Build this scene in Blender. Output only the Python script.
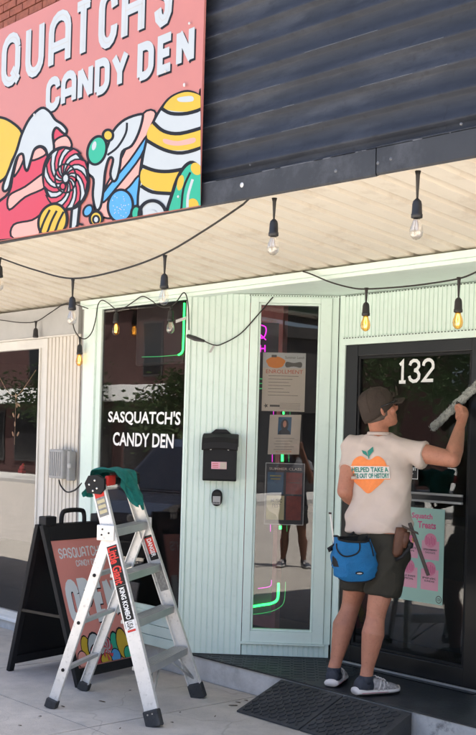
import bpy, bmesh, math, random
from mathutils import Vector, Matrix, noise
from mathutils.bvhtree import BVHTree
from mathutils.geometry import tessellate_polygon
random.seed(7)
for o in list(bpy.data.objects): bpy.data.objects.remove(o)
S = bpy.context.scene
COL = S.collection
V = Vector
R = math.radians

# ------------------------------------------------------------------ camera
F, ROLL, YAW, CH, CX, CY = 1100.0, 0.028, R(47.9), 1.6, 238.0, 440.0
AX = V((-math.sin(YAW), math.cos(YAW), 0)); RG = V((math.cos(YAW), math.sin(YAW), 0)); UP = V((0, 0, 1))
CR = RG * math.cos(ROLL) + UP * math.sin(ROLL); CU = -RG * math.sin(ROLL) + UP * math.cos(ROLL)
CAM = V((0, 0, CH))
cd = bpy.data.cameras.new('camera'); cam = bpy.data.objects.new('camera', cd); COL.objects.link(cam)
m = Matrix((CR, CU, -AX)).transposed().to_4x4(); m.translation = CAM; cam.matrix_world = m
cd.sensor_fit = 'VERTICAL'; cd.sensor_height = 36; cd.sensor_width = 36
cd.lens = 36 * F / 735; cd.shift_y = 72.5 / 735; cd.clip_start = .05; cd.clip_end = 400
S.camera = cam

# ------------------------------------------------------------------ light
W = bpy.data.worlds.new('World'); S.world = W; W.use_nodes = True
nt = W.node_tree; nt.nodes.clear()
sky = nt.nodes.new('ShaderNodeTexSky'); sky.sky_type = 'NISHITA'; sky.sun_disc = False
SUN_EL, SUN_AZ = R(70), R(20)          # azimuth clockwise from +y: the sun stands high behind the shop
sky.sun_elevation = SUN_EL; sky.sun_rotation = SUN_AZ; sky.dust_density = 4.0; sky.air_density = .8; sky.ozone_density = .3
bg = nt.nodes.new('ShaderNodeBackground'); bg.inputs[1].default_value = .075
wo = nt.nodes.new('ShaderNodeOutputWorld')
nt.links.new(sky.outputs[0], bg.inputs[0]); nt.links.new(bg.outputs[0], wo.inputs[0])
sd = bpy.data.lights.new('sun', 'SUN'); sd.energy = 5.0; sd.angle = R(.5); sd.color = (1, .95, .87)
so = bpy.data.objects.new('sun', sd); COL.objects.link(so)
sdir = V((math.sin(SUN_AZ) * math.cos(SUN_EL), math.cos(SUN_AZ) * math.cos(SUN_EL), math.sin(SUN_EL)))
so.rotation_euler = sdir.to_track_quat('Z', 'Y').to_euler(); so.location = (0, 20, 30)
S.view_settings.view_transform = 'Standard'; S.view_settings.look = 'None'
S.view_settings.exposure = 2.95; S.view_settings.gamma = 1
S.render.engine = 'CYCLES'

# ------------------------------------------------------------------ pixel helpers (photo pixels -> points on known planes)
def ray(x, y): return AX * F + CR * (x - CX) - CU * (y - CY)
def onp(x, y, p0, n):
    d = ray(x, y); return CAM + d * ((V(p0) - CAM).dot(V(n)) / d.dot(V(n)))
def PY(x, y, v): return onp(x, y, (0, v, 0), (0, 1, 0))
def PZ(x, y, v): return onp(x, y, (0, 0, v), (0, 0, 1))
def PD(x, y, d): return CAM + ray(x, y) * (d / F)
FAC, DR = 4.69, 5.40
O2 = V((-5.71, FAC, 0)); MT = V((.70711, .70711, 0)); MN = V((.70711, -.70711, 0))
def MW(s, z, o=0.): return O2 + MT * s + MN * o + UP * z
def PM(x, y, o=0.): return onp(x, y, O2 + MN * o, MN)

# ------------------------------------------------------------------ materials
def srgb(r, g, b):
    return tuple(((c / 255) / 12.92 if c / 255 <= .04045 else ((c / 255 + .055) / 1.055) ** 2.4) for c in (r, g, b))
MATS = {}
def mat(name, col, rough=.6, var=.12, scale=6., bump=.0, bscale=60., metal=0., emit=0., stain=None, samt=.0, sscale=2., stretch=(1, 1, 1), spec=.5, coat=0., speck=0., spscale=40., crack=0.):
    if name in MATS: return MATS[name]
    M = bpy.data.materials.new(name); M.use_nodes = True; MATS[name] = M
    t = M.node_tree; N = t.nodes; L = t.links; p = N['Principled BSDF']
    p.inputs['Roughness'].default_value = rough; p.inputs['Metallic'].default_value = metal
    p.inputs['Specular IOR Level'].default_value = spec; p.inputs['Coat Weight'].default_value = coat
    tc = N.new('ShaderNodeNewGeometry'); mp = N.new('ShaderNodeMapping'); mp.inputs['Scale'].default_value = stretch
    L.new(tc.outputs['Position'], mp.inputs[0])
    n = N.new('ShaderNodeTexNoise'); n.inputs['Scale'].default_value = scale; n.inputs['Detail'].default_value = 6; n.inputs['Roughness'].default_value = .65
    L.new(mp.outputs[0], n.inputs[0])
    mr = N.new('ShaderNodeMapRange'); mr.inputs[1].default_value = .3; mr.inputs[2].default_value = .7
    mr.inputs[3].default_value = 1 - var; mr.inputs[4].default_value = 1 + var * .6
    L.new(n.outputs[0], mr.inputs[0])
    mx = N.new('ShaderNodeMix'); mx.data_type = 'RGBA'; mx.blend_type = 'MULTIPLY'; mx.inputs[0].default_value = 1
    mx.inputs[6].default_value = (*col, 1); L.new(mr.outputs[0], mx.inputs[7])
    out = mx.outputs[2]
    if stain:
        n2 = N.new('ShaderNodeTexNoise'); n2.inputs['Scale'].default_value = sscale; n2.inputs['Detail'].default_value = 8; n2.inputs['Roughness'].default_value = .7
        L.new(mp.outputs[0], n2.inputs[0])
        r2 = N.new('ShaderNodeMapRange'); r2.inputs[1].default_value = .52; r2.inputs[2].default_value = .68; r2.inputs[4].default_value = samt
        L.new(n2.outputs[0], r2.inputs[0])
        m2 = N.new('ShaderNodeMix'); m2.data_type = 'RGBA'; m2.inputs[7].default_value = (*stain, 1)
        L.new(r2.outputs[0], m2.inputs[0]); L.new(out, m2.inputs[6]); out = m2.outputs[2]
    if speck:
        n3 = N.new('ShaderNodeTexNoise'); n3.inputs['Scale'].default_value = spscale; n3.inputs['Detail'].default_value = 3
        L.new(tc.outputs['Position'], n3.inputs[0])
        r4 = N.new('ShaderNodeMapRange'); r4.inputs[1].default_value = .58; r4.inputs[2].default_value = .72; r4.inputs[3].default_value = 1; r4.inputs[4].default_value = 1 - speck
        L.new(n3.outputs[0], r4.inputs[0])
        m3 = N.new('ShaderNodeMix'); m3.data_type = 'RGBA'; m3.blend_type = 'MULTIPLY'; m3.inputs[0].default_value = 1
        L.new(out, m3.inputs[6]); L.new(r4.outputs[0], m3.inputs[7]); out = m3.outputs[2]
    if crack:
        vo = N.new('ShaderNodeTexVoronoi'); vo.feature = 'DISTANCE_TO_EDGE'; vo.inputs['Scale'].default_value = 1.1
        wn = N.new('ShaderNodeTexNoise'); wn.inputs['Scale'].default_value = 3; wm = N.new('ShaderNodeMix'); wm.data_type = 'RGBA'; wm.blend_type = 'ADD'; wm.inputs[0].default_value = .25
        L.new(tc.outputs['Position'], wn.inputs[0]); L.new(tc.outputs['Position'], wm.inputs[6]); L.new(wn.outputs['Color'], wm.inputs[7]); L.new(wm.outputs[2], vo.inputs['Vector'])
        lt = N.new('ShaderNodeMapRange'); lt.inputs[1].default_value = .0; lt.inputs[2].default_value = .006; lt.inputs[3].default_value = 1 - crack; lt.inputs[4].default_value = 1
        L.new(vo.outputs['Distance'], lt.inputs[0])
        m4 = N.new('ShaderNodeMix'); m4.data_type = 'RGBA'; m4.blend_type = 'MULTIPLY'; m4.inputs[0].default_value = 1
        L.new(out, m4.inputs[6]); L.new(lt.outputs[0], m4.inputs[7]); out = m4.outputs[2]
    L.new(out, p.inputs['Base Color'])
    r3 = N.new('ShaderNodeMapRange'); r3.inputs[3].default_value = max(.03, rough - .1); r3.inputs[4].default_value = min(1, rough + .12)
    L.new(n.outputs[0], r3.inputs[0]); L.new(r3.outputs[0], p.inputs['Roughness'])
    if bump:
        nb = N.new('ShaderNodeTexNoise'); nb.inputs['Scale'].default_value = bscale; nb.inputs['Detail'].default_value = 5
        L.new(mp.outputs[0], nb.inputs[0])
        b = N.new('ShaderNodeBump'); b.inputs['Strength'].default_value = bump; b.inputs['Distance'].default_value = .01
        L.new(nb.outputs[0], b.inputs['Height']); L.new(b.outputs[0], p.inputs['Normal'])
    if emit:
        p.inputs['Emission Color'].default_value = (*col, 1); p.inputs['Emission Strength'].default_value = emit
    return M
def glassmat(name, tint, refl=.1, rough=0., gcol=1.):
    M = bpy.data.materials.new(name); M.use_nodes = True; t = M.node_tree; t.nodes.clear(); N = t.nodes; L = t.links
    o = N.new('ShaderNodeOutputMaterial'); mx = N.new('ShaderNodeMixShader'); tr = N.new('ShaderNodeBsdfTransparent'); gl = N.new('ShaderNodeBsdfGlossy')
    tr.inputs[0].default_value = (*tint, 1); gl.inputs['Roughness'].default_value = rough; gl.inputs[0].default_value = (gcol * .97, gcol * .98, gcol, 1)
    fr = N.new('ShaderNodeFresnel'); ge = N.new('ShaderNodeNewGeometry'); io = N.new('ShaderNodeMapRange')
    io.inputs[3].default_value = 1.5; io.inputs[4].default_value = 1 / 1.5                # same reflectance on both faces of the thin pane
    L.new(ge.outputs['Backfacing'], io.inputs[0]); L.new(io.outputs[0], fr.inputs[0])
    nz = N.new('ShaderNodeTexNoise'); nz.inputs['Scale'].default_value = 1.6; tc = N.new('ShaderNodeTexCoord'); L.new(tc.outputs['Object'], nz.inputs[0])
    bp = N.new('ShaderNodeBump'); bp.inputs['Strength'].default_value = .12; bp.inputs['Distance'].default_value = .004
    L.new(nz.outputs[0], bp.inputs['Height']); L.new(bp.outputs[0], gl.inputs['Normal'])
    ad = N.new('ShaderNodeMath'); ad.operation = 'ADD'; ad.use_clamp = True; ad.inputs[1].default_value = refl
    L.new(fr.outputs[0], ad.inputs[0]); L.new(ad.outputs[0], mx.inputs[0])
    L.new(tr.outputs[0], mx.inputs[1]); L.new(gl.outputs[0], mx.inputs[2]); L.new(mx.outputs[0], o.inputs[0])
    MATS[name] = M; return M
mat('mint', (.695, .82, .748), .5, .04, 3, .05, 90, stain=(.55, .66, .58), samt=.22, sscale=2.4, stretch=(1, 1, .35), speck=.05, spscale=22)
mat('mint_dash', (.10, .14, .11), .7)
mat('recess', (.45, .55, .48), .6, .08)
mat('soffit', (.70, .65, .555), .65, .03, 3, .05, 40, stain=(.42, .34, .25), samt=.45, sscale=3.2)
mat('darksteel', (.027, .032, .044), .62, .3, 5, .06, 30, spec=.25, speck=.25, spscale=30, stain=(.075, .082, .10), samt=.5, sscale=1.6, stretch=(1, 1, 4))
mat('flashing', (.022, .025, .031), .6, .3, 8, .1, 25, stain=(.09, .095, .11), samt=.5, sscale=3)
mat('black', (.006, .006, .007), .4, .2, spec=.3); mat('blackmatte', (.008, .008, .009), .65, .25, 12, .1, 80, spec=.35)
mat('rubber', (.036, .037, .039), .75, .35, 9, .2, 120, stain=(.085, .083, .08), samt=.7, sscale=5, speck=.4, spscale=60)
mat('doorblack', (.005, .0055, .0065), .35, .3, 5, .03, 60)
mat('concrete', (.46, .42, .37), .88, .2, 4, .35, 110, speck=.12, spscale=55, crack=.22, stain=(.27, .26, .25), samt=.5, sscale=2.6)
mat('riser', (.55, .54, .52), .85, .2, 7, .25, 60, stain=(.27, .26, .25), samt=.5, sscale=4)
mat('riserpaint', (.42, .42, .41), .8, .25, 9, .3, 60, stain=(.02, .02, .022), samt=1., sscale=7)
mat('stepdark', (.018, .020, .023), .5, .35, 6, .25, 60, stain=(.05, .055, .055), samt=.7, sscale=4)
mat('road', (.33, .30, .265), .9, .15, 3, .2, 60); mat('kerbmat', (.40, .39, .37), .9, .15, 5, .2, 60)
mat('white', (.78, .78, .76), .5, .05); mat('offwhite', (.66, .64, .59), .5, .08, 5)
mat('pillarmat', (.66, .62, .55), .45, .08, 4, stain=(.42, .38, .33), samt=.35, sscale=2, stretch=(1, 1, .25))
mat('header', (.42, .42, .41), .6, .08); mat('greybox', (.34, .34, .335), .5, .1)
mat('brickred', (.33, .10, .06), .9, .35, 14, .4, 80); mat('mortar', (.20, .11, .08), .95, .2)
mat('boardpink', (.66, .25, .21), .45, .04, 3); mat('signpink', (.445, .16, .135), .4, .04, 3); mat('signwhite', (.41, .445, .455), .4, .03); mat('boardgrey', (.70, .73, .74), .5, .04); mat('signdark', (.010, .011, .015), .6, spec=.2)
mat('signyellow', (.51, .345, .016), .4, .03); mat('signred', (.46, .03, .055), .4, .03); mat('signblue', (.06, .28, .58), .4, .04)
mat('signgreen', (.015, .33, .20), .4, .04); mat('signlight', (.68, .30, .25), .4, .03)
mat('alu', (.62, .62, .61), .38, .1, 9, .03, 70, metal=.75); mat('alulight', (.72, .71, .68), .45, .12, 8, .08, 60, metal=.35, stain=(.45, .44, .42), samt=.5, sscale=5, speck=.25, spscale=45)
mat('stepalu', (.42, .42, .41), .45, .15, 20, .2, 150, metal=.5)
mat('stickred', (.62, .03, .02), .5); mat('stickgrey', (.22, .22, .21), .6, .5, 60)
mat('towel', (.004, .15, .125), .95, .25, 30, .5, 150)
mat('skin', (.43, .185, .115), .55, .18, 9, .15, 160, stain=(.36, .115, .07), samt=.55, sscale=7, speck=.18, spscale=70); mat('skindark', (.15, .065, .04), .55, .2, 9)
mat('teedark', (.10, .10, .11), .9, .1); mat('hairmat', (.10, .075, .06), .8, .4, 90, .4, 200)
mat('shirt', (.58, .485, .425), .95, .06, 5, .35, 420, spec=.15); mat('shirtwhite', (.70, .66, .62), .9, .04)
mat('peach', (.80, .24, .07), .85, .08, 40); mat('leafgreen', (.03, .22, .17), .85)
mat('shorts', (.042, .039, .031), .9, .2, 8, .25, 250, spec=.12); mat('capmat', (.058, .045, .037), .9, .2, 10, .3, 200, spec=.1)
mat('bagblue', (.004, .13, .33), .75, .2, 8, .5, 220); mat('leather', (.10, .038, .018), .6, .3, 15, .2, 60)
mat('wood', (.028, .016, .012), .5, .3, 20); mat('brass', (.55, .36, .12), .35, metal=.9)
mat('shoegrey', (.34, .32, .32), .75, .6, 55, .3, 120); mat('shoedark', (.03, .035, .05), .7, .2, 40, .3, 120)
mat('shoesole', (.66, .62, .60), .6, .1); mat('shoepink', (.45, .14, .18), .6)
mat('fleece', (.44, .45, .41), 1., .3, 60, .8, 90, stain=(.04, .05, .04), samt=1., sscale=22); mat('glassesblack', (.01, .01, .012), .15)
mat('cable', (.016, .014, .013), .6); mat('socket', (.02, .02, .021), .5)
mat('paper', (.50, .43, .36), .7, .04); mat('ink', (.10, .09, .08), .8); mat('inkorange', (.62, .20, .03), .8); mat('inkred', (.45, .09, .05), .8)
mat('paperdark', (.03, .03, .035), .6); mat('posterblue', (.03, .09, .16), .6); mat('postercream', (.50, .44, .26), .6, .1, 20)
mat('postered', (.20, .04, .03), .6, .3, 25); mat('posterolive', (.22, .21, .06), .6)
mat('teal', (.36, .58, .50), .5, .04); mat('menupink', (.74, .36, .46), .5, .04); mat('menudeep', (.62, .10, .24), .5); mat('menucircle', (.72, .24, .36), .5, .06)
mat('neongreen', (.02, 1, .10), .4, 0, emit=.9); mat('neonpink', (1, .03, .85), .4, 0, emit=.20); mat('neondim', (.05, .55, .16), .4, 0, emit=.10)
mat('interior', (.05, .042, .04), .8, .3); mat('interiorfloor', (.06, .045, .035), .6, .3); mat('interiorpinklit', (.55, .20, .20), .8, .2)
mat('amber', (1., .62, .16), .3, 0, emit=1.3); mat('filament', (.55, .42, .25), .3, 0, metal=.6)
mat('carpaint', (.012, .013, .018), .25, .1, coat=.6); mat('tyre', (.02, .02, .02), .8); mat('chrome', (.5, .5, .5), .3, metal=.9)
mat('leaf1', (.055, .105, .030), .7, .4, 3); mat('leaf2', (.040, .080, .026), .7, .4, 3); mat('bark', (.09, .065, .045), .9, .3, 10, .5, 40)
mat('farbrick', (.055, .020, .017), .9, .25, 8); mat('fardark', (.030, .027, .026), .7, .3, 4, stretch=(1, 1, 6)); mat('farcream', (.55, .50, .42), .8, .1)
mat('leafornament', (.62, .38, .24), .6, .2); mat('redornament', (.45, .02, .02), .5); mat('wornhighlight', (.11, .117, .13), .7, .6, 30); mat('scuff', (.55, .55, .54), .9, .3, 60)
glassmat('pane', (.90, .90, .90), .02, gcol=.62); glassmat('panedoor', (.84, .86, .86), .012, gcol=.62); glassmat('bulbglass', (.88, .86, .82), .14, .25); glassmat('bulbamber', (1., .72, .34), .03); glassmat('carglass', (.1, .1, .1), .06)

# ------------------------------------------------------------------ mesh helpers
class MB:
    def __init__(s): s.v = []; s.f = []
    def quad(s, *p):
        i = len(s.v); s.v += [V(q) for q in p]; s.f.append(tuple(range(i, i + len(p)))); return s
    def hexa(s, p):                       # 8 points: bottom ring 0-3, top ring 4-7
        i = len(s.v); s.v += [V(q) for q in p]
        for f in ((3, 2, 1, 0), (4, 5, 6, 7), (0, 1, 5, 4), (1, 2, 6, 5), (2, 3, 7, 6), (3, 0, 4, 7)): s.f.append(tuple(i + k for k in f))
        return s
    def box(s, x0, y0, z0, x1, y1, z1):
        return s.hexa([(x0, y0, z0), (x1, y0, z0), (x1, y1, z0), (x0, y1, z0), (x0, y0, z1), (x1, y0, z1), (x1, y1, z1), (x0, y1, z1)])
    def obox(s, c, ex, ey, ez):           # oriented box: half-extent vectors
        c, ex, ey, ez = V(c), V(ex), V(ey), V(ez)
        return s.hexa([c - ex - ey - ez, c + ex - ey - ez, c + ex + ey - ez, c - ex + ey - ez, c - ex - ey + ez, c + ex - ey + ez, c + ex + ey + ez, c - ex + ey + ez])
    def bar(s, a, b, wv, tv):             # box from a to b with half-width vectors wv, tv
        a, b, wv, tv = V(a), V(b), V(wv), V(tv)
        return s.hexa([a - wv - tv, a + wv - tv, a + wv + tv, a - wv + tv, b - wv - tv, b + wv - tv, b + wv + tv, b - wv + tv])
    def rings(s, rs, cap=True):
        n = len(rs[0]); i = len(s.v)
        for r_ in rs: s.v += [V(q) for q in r_]
        for k in range(len(rs) - 1):
            for j in range(n):
                s.f.append((i + k * n + j, i + k * n + (j + 1) % n, i + (k + 1) * n + (j + 1) % n, i + (k + 1) * n + j))
        if cap:
            s.f.append(tuple(i + j for j in range(n))[::-1]); s.f.append(tuple(i + (len(rs) - 1) * n + j for j in range(n)))
        return s
    def tube(s, pts, r, n=8, cap=True):
        pts = [V(p) for p in pts]; rr = r if isinstance(r, (list, tuple)) else [r] * len(pts)
        d = (pts[1] - pts[0]).normalized(); u = d.orthogonal().normalized(); rs = []
        for k, p in enumerate(pts):
            a = pts[max(0, k - 1)]; b = pts[min(len(pts) - 1, k + 1)]; d2 = (b - a).normalized() if (b - a).length > 1e-9 else d
            u = (u - d2 * u.dot(d2)); u = u.normalized() if u.length > 1e-6 else d2.orthogonal().normalized(); w = d2.cross(u)
            rs.append([p + (u * math.cos(2 * math.pi * j / n) + w * math.sin(2 * math.pi * j / n)) * rr[k] for j in range(n)])
        return s.rings(rs, cap)
    def lathe(s, c, prof, n=14, axis=(0, 0, 1)):
        ax = V(axis).normalized(); u = ax.orthogonal().normalized(); w = ax.cross(u); c = V(c)
        return s.rings([[c + ax * h + (u * math.cos(2 * math.pi * j / n) + w * math.sin(2 * math.pi * j / n)) * max(r, 1e-4) for j in range(n)] for r, h in prof])
    def ell(s, c, ex, ey, ez, n=12, k=8):
        c, ex, ey, ez = V(c), V(ex), V(ey), V(ez)
        return s.rings([[c + ez * math.sin(t) + (ex * math.cos(2 * math.pi * j / n) + ey * math.sin(2 * math.pi * j / n)) * max(math.cos(t), .02) for j in range(n)]
                        for t in [math.pi * (q / k - .5) for q in range(k + 1)]])
    def poly(s, pts):                     # flat polygon, triangulated (concave allowed)
        pts = [V(p) for p in pts]; i = len(s.v); s.v += pts
        for t in tessellate_polygon([pts]): s.f.append(tuple(i + k for k in t))
        return s
    def mesh(s, name):
        me = bpy.data.meshes.new(name); me.from_pydata([tuple(q) for q in s.v], [], s.f); me.update(); return me
    def build(s, name, mt, parent=None, smooth=False, fix=True, bevel=0):
        me = s.mesh(name); b = bmesh.new(); b.from_mesh(me)
        if fix: bmesh.ops.recalc_face_normals(b, faces=b.faces)
        if bevel:
            es = [e for e in b.edges if len(e.link_faces) == 2 and e.calc_face_angle(0) > .6]
            bmesh.ops.bevel(b, geom=es, offset=bevel, segments=2, profile=.6, affect='EDGES', clamp_overlap=True)
        b.to_mesh(me); b.free()
        if smooth:
            for p in me.polygons: p.use_smooth = True
        return link(name, me, mt, parent)
def link(name, me, mt, parent=None):
    if mt: me.materials.clear(); me.materials.append(MATS[mt] if isinstance(mt, str) else mt)
    o = bpy.data.objects.new(name, me); COL.objects.link(o)
    if parent is not None: setpar(o, parent)
    return o
def wloc(p):
    l = V(p.location)
    while p.parent: p = p.parent
    return V(p.location)
def setpar(o, p):
    o.parent = p; o.matrix_parent_inverse = Matrix.Translation(-wloc(p)) if p.type == 'EMPTY' else Matrix.Identity(4)
def thing(name, loc, label, cat, group=None):
    o = bpy.data.objects.new(name, None); COL.objects.link(o); o.location = loc; o.empty_display_size = .1
    return tag(o, label, cat, group)
def tag(o, label, cat, group=None):
    o['label'] = label; o['category'] = cat
    if group: o['group'] = group
    return o
def struct(o, kind='structure'): o['kind'] = kind; return o
def piece(name, me, mt, loc, parent):     # repeated piece sharing mesh data
    o = link(name, me, None, None); 
    if not me.materials: me.materials.append(MATS[mt])
    o.location = loc; setpar(o, parent); return o

def crv(pts, n=6, closed=False):          # Catmull-Rom through 2D or 3D points
    P = [V(p) for p in pts]; out = []; L_ = len(P); rng = range(L_ if closed else L_ - 1)
    for i in rng:
        g = (lambda k: P[k % L_]) if closed else (lambda k: P[min(max(k, 0), L_ - 1)])
        p0, p1, p2, p3 = g(i - 1), g(i), g(i + 1), g(i + 2)
        for j in range(n):
            t = j / n
            out.append(.5 * (2 * p1 + (p2 - p0) * t + (2 * p0 - 5 * p1 + 4 * p2 - p3) * t * t + (3 * p1 - p0 - 3 * p2 + p3) * t ** 3))
    if not closed: out.append(P[-1])
    return out
def ribbon(pts, w, closed=False):         # 2D stroke -> list of quads
    P = [V((p[0], p[1])) for p in pts]; n = len(P); Lp, Rp = [], []
    for i in range(n):
        a = P[i - 1] if (i > 0 or closed) else None; b = P[(i + 1) % n] if (i < n - 1 or closed) else None
        d1 = (P[i] - a).normalized() if a is not None and (P[i] - a).length > 1e-9 else None
        d2 = (b - P[i]).normalized() if b is not None and (b - P[i]).length > 1e-9 else None
        if d1 is None: d1 = d2
        if d2 is None: d2 = d1
        n1 = V((-d1.y, d1.x)); n2 = V((-d2.y, d2.x)); mm = n1 + n2
        mm = mm.normalized() if mm.length > 1e-4 else n1
        k = min(1 / max(mm.dot(n1), .35), 2.2)
        Lp.append(P[i] + mm * (w / 2 * k)); Rp.append(P[i] - mm * (w / 2 * k))
    return [(Lp[i], Lp[(i + 1) % n], Rp[(i + 1) % n], Rp[i]) for i in range(n if closed else n - 1)]
# stroke alphabet, unit cap height, for painted display lettering
def arc(cx, cy, rx, ry, a0, a1, n=7): return [(cx + rx * math.cos(R(a0 + (a1 - a0) * k / n)), cy + ry * math.sin(R(a0 + (a1 - a0) * k / n))) for k in range(n + 1)]
G = {
 'A': (.56, [[(0, 0), (0, .7)] + arc(.28, .7, .28, .3, 180, 0)[1:] + [(.56, 0)], [(0, .36), (.56, .36)]]),
 'C': (.52, [[(.52, .68)] + arc(.26, .74, .26, .26, 0, 180)[1:] + arc(.26, .26, .26, .26, 180, 360) + [(.52, .32)]]),
 'D': (.54, [[(0, 0), (0, 1), (.24, 1)] + arc(.24, .7, .3, .3, 90, 0)[1:] + arc(.24, .3, .3, .3, 0, -90) + [(0, 0)]]),
 'E': (.46, [[(.46, 1), (0, 1), (0, 0), (.46, 0)], [(0, .52), (.4, .52)]]),
 'H': (.54, [[(0, 0), (0, 1)], [(.54, 0), (.54, 1)], [(0, .5), (.54, .5)]]),
 'N': (.56, [[(0, 0), (0, 1)], [(.01, .97), (.55, .03)], [(.56, 0), (.56, 1)]]),
 'O': (.54, [arc(.27, .72, .27, .28, 0, 180) + arc(.27, .28, .27, .28, 180, 360) + [(.54, .72)]]),
 'P': (.52, [[(0, 0), (0, 1), (.24, 1)] + arc(.24, .74, .28, .26, 90, -90)[1:] + [(0, .48)]]),
 'Q': (.56, [arc(.28, .72, .28, .28, 0, 180) + arc(.28, .28, .28, .28, 180, 360) + [(.56, .72)], [(.34, .26), (.60, -.04)]]),
 'S': (.50, [[(.50, .74)] + arc(.25, .76, .25, .24, 0, 270)[1:] + arc(.25, .26, .25, .26, 90, -180)]),
 'T': (.54, [[(0, 1), (.54, 1)], [(.27, 1), (.27, 0)]]),
 'U': (.54, [[(0, 1), (0, .28)] + arc(.27, .28, .27, .28, 180, 360)[1:] + [(.54, 1)]]),
 'Y': (.56, [[(0, 1), (.28, .45), (.56, 1)], [(.28, .45), (.28, 0)]]),
 "'": (.08, [[(.06, 1.02), (.02, .76)]]),
 '1': (.3, [[(.02, .80), (.16, .95), (.16, 0)], [(0, .0), (.32, .0)]]),
 '2': (.46, [[(0, .72)] + arc(.23, .74, .23, .25, 180, 0)[1:] + [(.46, .62), (.02, .04), (.48, .04)]]),
 '3': (.46, [[(0, .76)] + arc(.22, .76, .22, .23, 180, -90)[1:] + arc(.22, .27, .24, .26, 90, -180)]),
}
def strokes(ch, x0, y0, sx, sy, w):       # -> quads in 2D
    q = []
    for pl in G[ch][1]: q += ribbon([(x0 + x * sx, y0 + y * sy) for x, y in pl], w)
    return q
def stext(txt, x0, y0, h, w, gap=.16, sx=1.):
    q = []; x = x0
    for ch in txt:
        if ch == ' ': x += .32 * h * sx; continue
        q += strokes(ch, x, y0, h * sx, h, w); x += (G[ch][0] + gap) * h * sx + w * .6
    return q, x
_tc = {}
def ftext(s, bold=.0):                    # built-in font outline -> (verts2d 0..1, faces, aspect)
    k = (s, bold)
    if k not in _tc:
        c = bpy.data.curves.new('t', 'FONT'); c.body = s; c.offset = bold; c.resolution_u = 3
        o = bpy.data.objects.new('t', c); COL.objects.link(o); bpy.context.view_layer.update()
        me = bpy.data.meshes.new_from_object(o.evaluated_get(bpy.context.evaluated_depsgraph_get()))
        vs = [(v.co.x, v.co.y) for v in me.vertices]; fs = [tuple(p.vertices) for p in me.polygons]
        bpy.data.objects.remove(o); bpy.data.curves.remove(c); bpy.data.meshes.remove(me)
        x0 = min(v[0] for v in vs); x1 = max(v[0] for v in vs); y0 = min(v[1] for v in vs); y1 = max(v[1] for v in vs)
        _tc[k] = ([((x - x0) / (x1 - x0), (y - y0) / (y1 - y0)) for x, y in vs], fs, (x1 - x0) / (y1 - y0))
    return _tc[k]
def addtext(mb, s, fn, bold=.0):          # fn(u,v) -> 3D
    vs, fs, _ = ftext(s, bold); i = len(mb.v); mb.v += [V(fn(u, v)) for u, v in vs]; mb.f += [tuple(i + k for k in f) for f in fs]; return mb
def quadmap(tl, tr, br, bl):
    tl, tr, br, bl = V(tl), V(tr), V(br), V(bl)
    return lambda u, v: (bl * (1 - u) + br * u) * (1 - v) + (tl * (1 - u) + tr * u) * v
def sub(fn, u0, v0, u1, v1): return lambda u, v: fn(u0 + (u1 - u0) * u, v0 + (v1 - v0) * v)
def voxel(mb, name, size, smooth=2):      # union of overlapping closed shapes into one continuous skin
    me = mb.mesh('tmp'); b = bmesh.new(); b.from_mesh(me); bmesh.ops.recalc_face_normals(b, faces=b.faces); b.to_mesh(me); b.free()
    o = bpy.data.objects.new('tmp', me); COL.objects.link(o)
    r = o.modifiers.new('r', 'REMESH'); r.mode = 'VOXEL'; r.voxel_size = size; r.use_smooth_shade = True
    if smooth:
        k = o.modifiers.new('s', 'SMOOTH'); k.iterations = smooth; k.factor = .5
    bpy.context.view_layer.update()
    out = bpy.data.meshes.new_from_object(o.evaluated_get(bpy.context.evaluated_depsgraph_get())); out.name = name
    bpy.data.objects.remove(o); bpy.data.meshes.remove(me)
    for p in out.polygons: p.use_smooth = True
    return out
# ================================================================== SETTING
struct(MB().box(-90, -60, -.6, 60, 60, -.17).build('ground', 'kerbmat'))
struct(MB().box(-90, -11, -.165, 60, 2.05, -.13).build('road', 'road'))
struct(MB().box(-90, 2.054, -.165, 60, 2.20, -.004).build('kerb', 'kerbmat', bevel=.012))
struct(MB().box(-90, -14.2, -.165, 60, -11.004, -.01).build('far_pavement', 'kerbmat'))
sw = struct(MB().box(-40, 2.204, -.165, 40, 9.5, -.016).build('sidewalk', 'mortar'))
bx = (-5.0, 1.62)                                   # slab joint line in view, slab pitch
slabm = MB().box(-.806, -.632, -.015, .806, .632, 0).mesh('slab')
b = bmesh.new(); b.from_mesh(slabm); bmesh.ops.recalc_face_normals(b, faces=b.faces); b.to_mesh(slabm); b.free()
for i in range(-5, 5):
    for j in range(2):
        piece('slab', slabm, 'concrete', (bx[0] + bx[1] * (i + .5), 2.204 + .6345 + 1.269 * j, random.uniform(-.0015, .0015)), sw)
struct(MB().box(-90, 4.74, -.16, 60, 9.0, -.006).build('foundation', 'concrete'))

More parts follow.
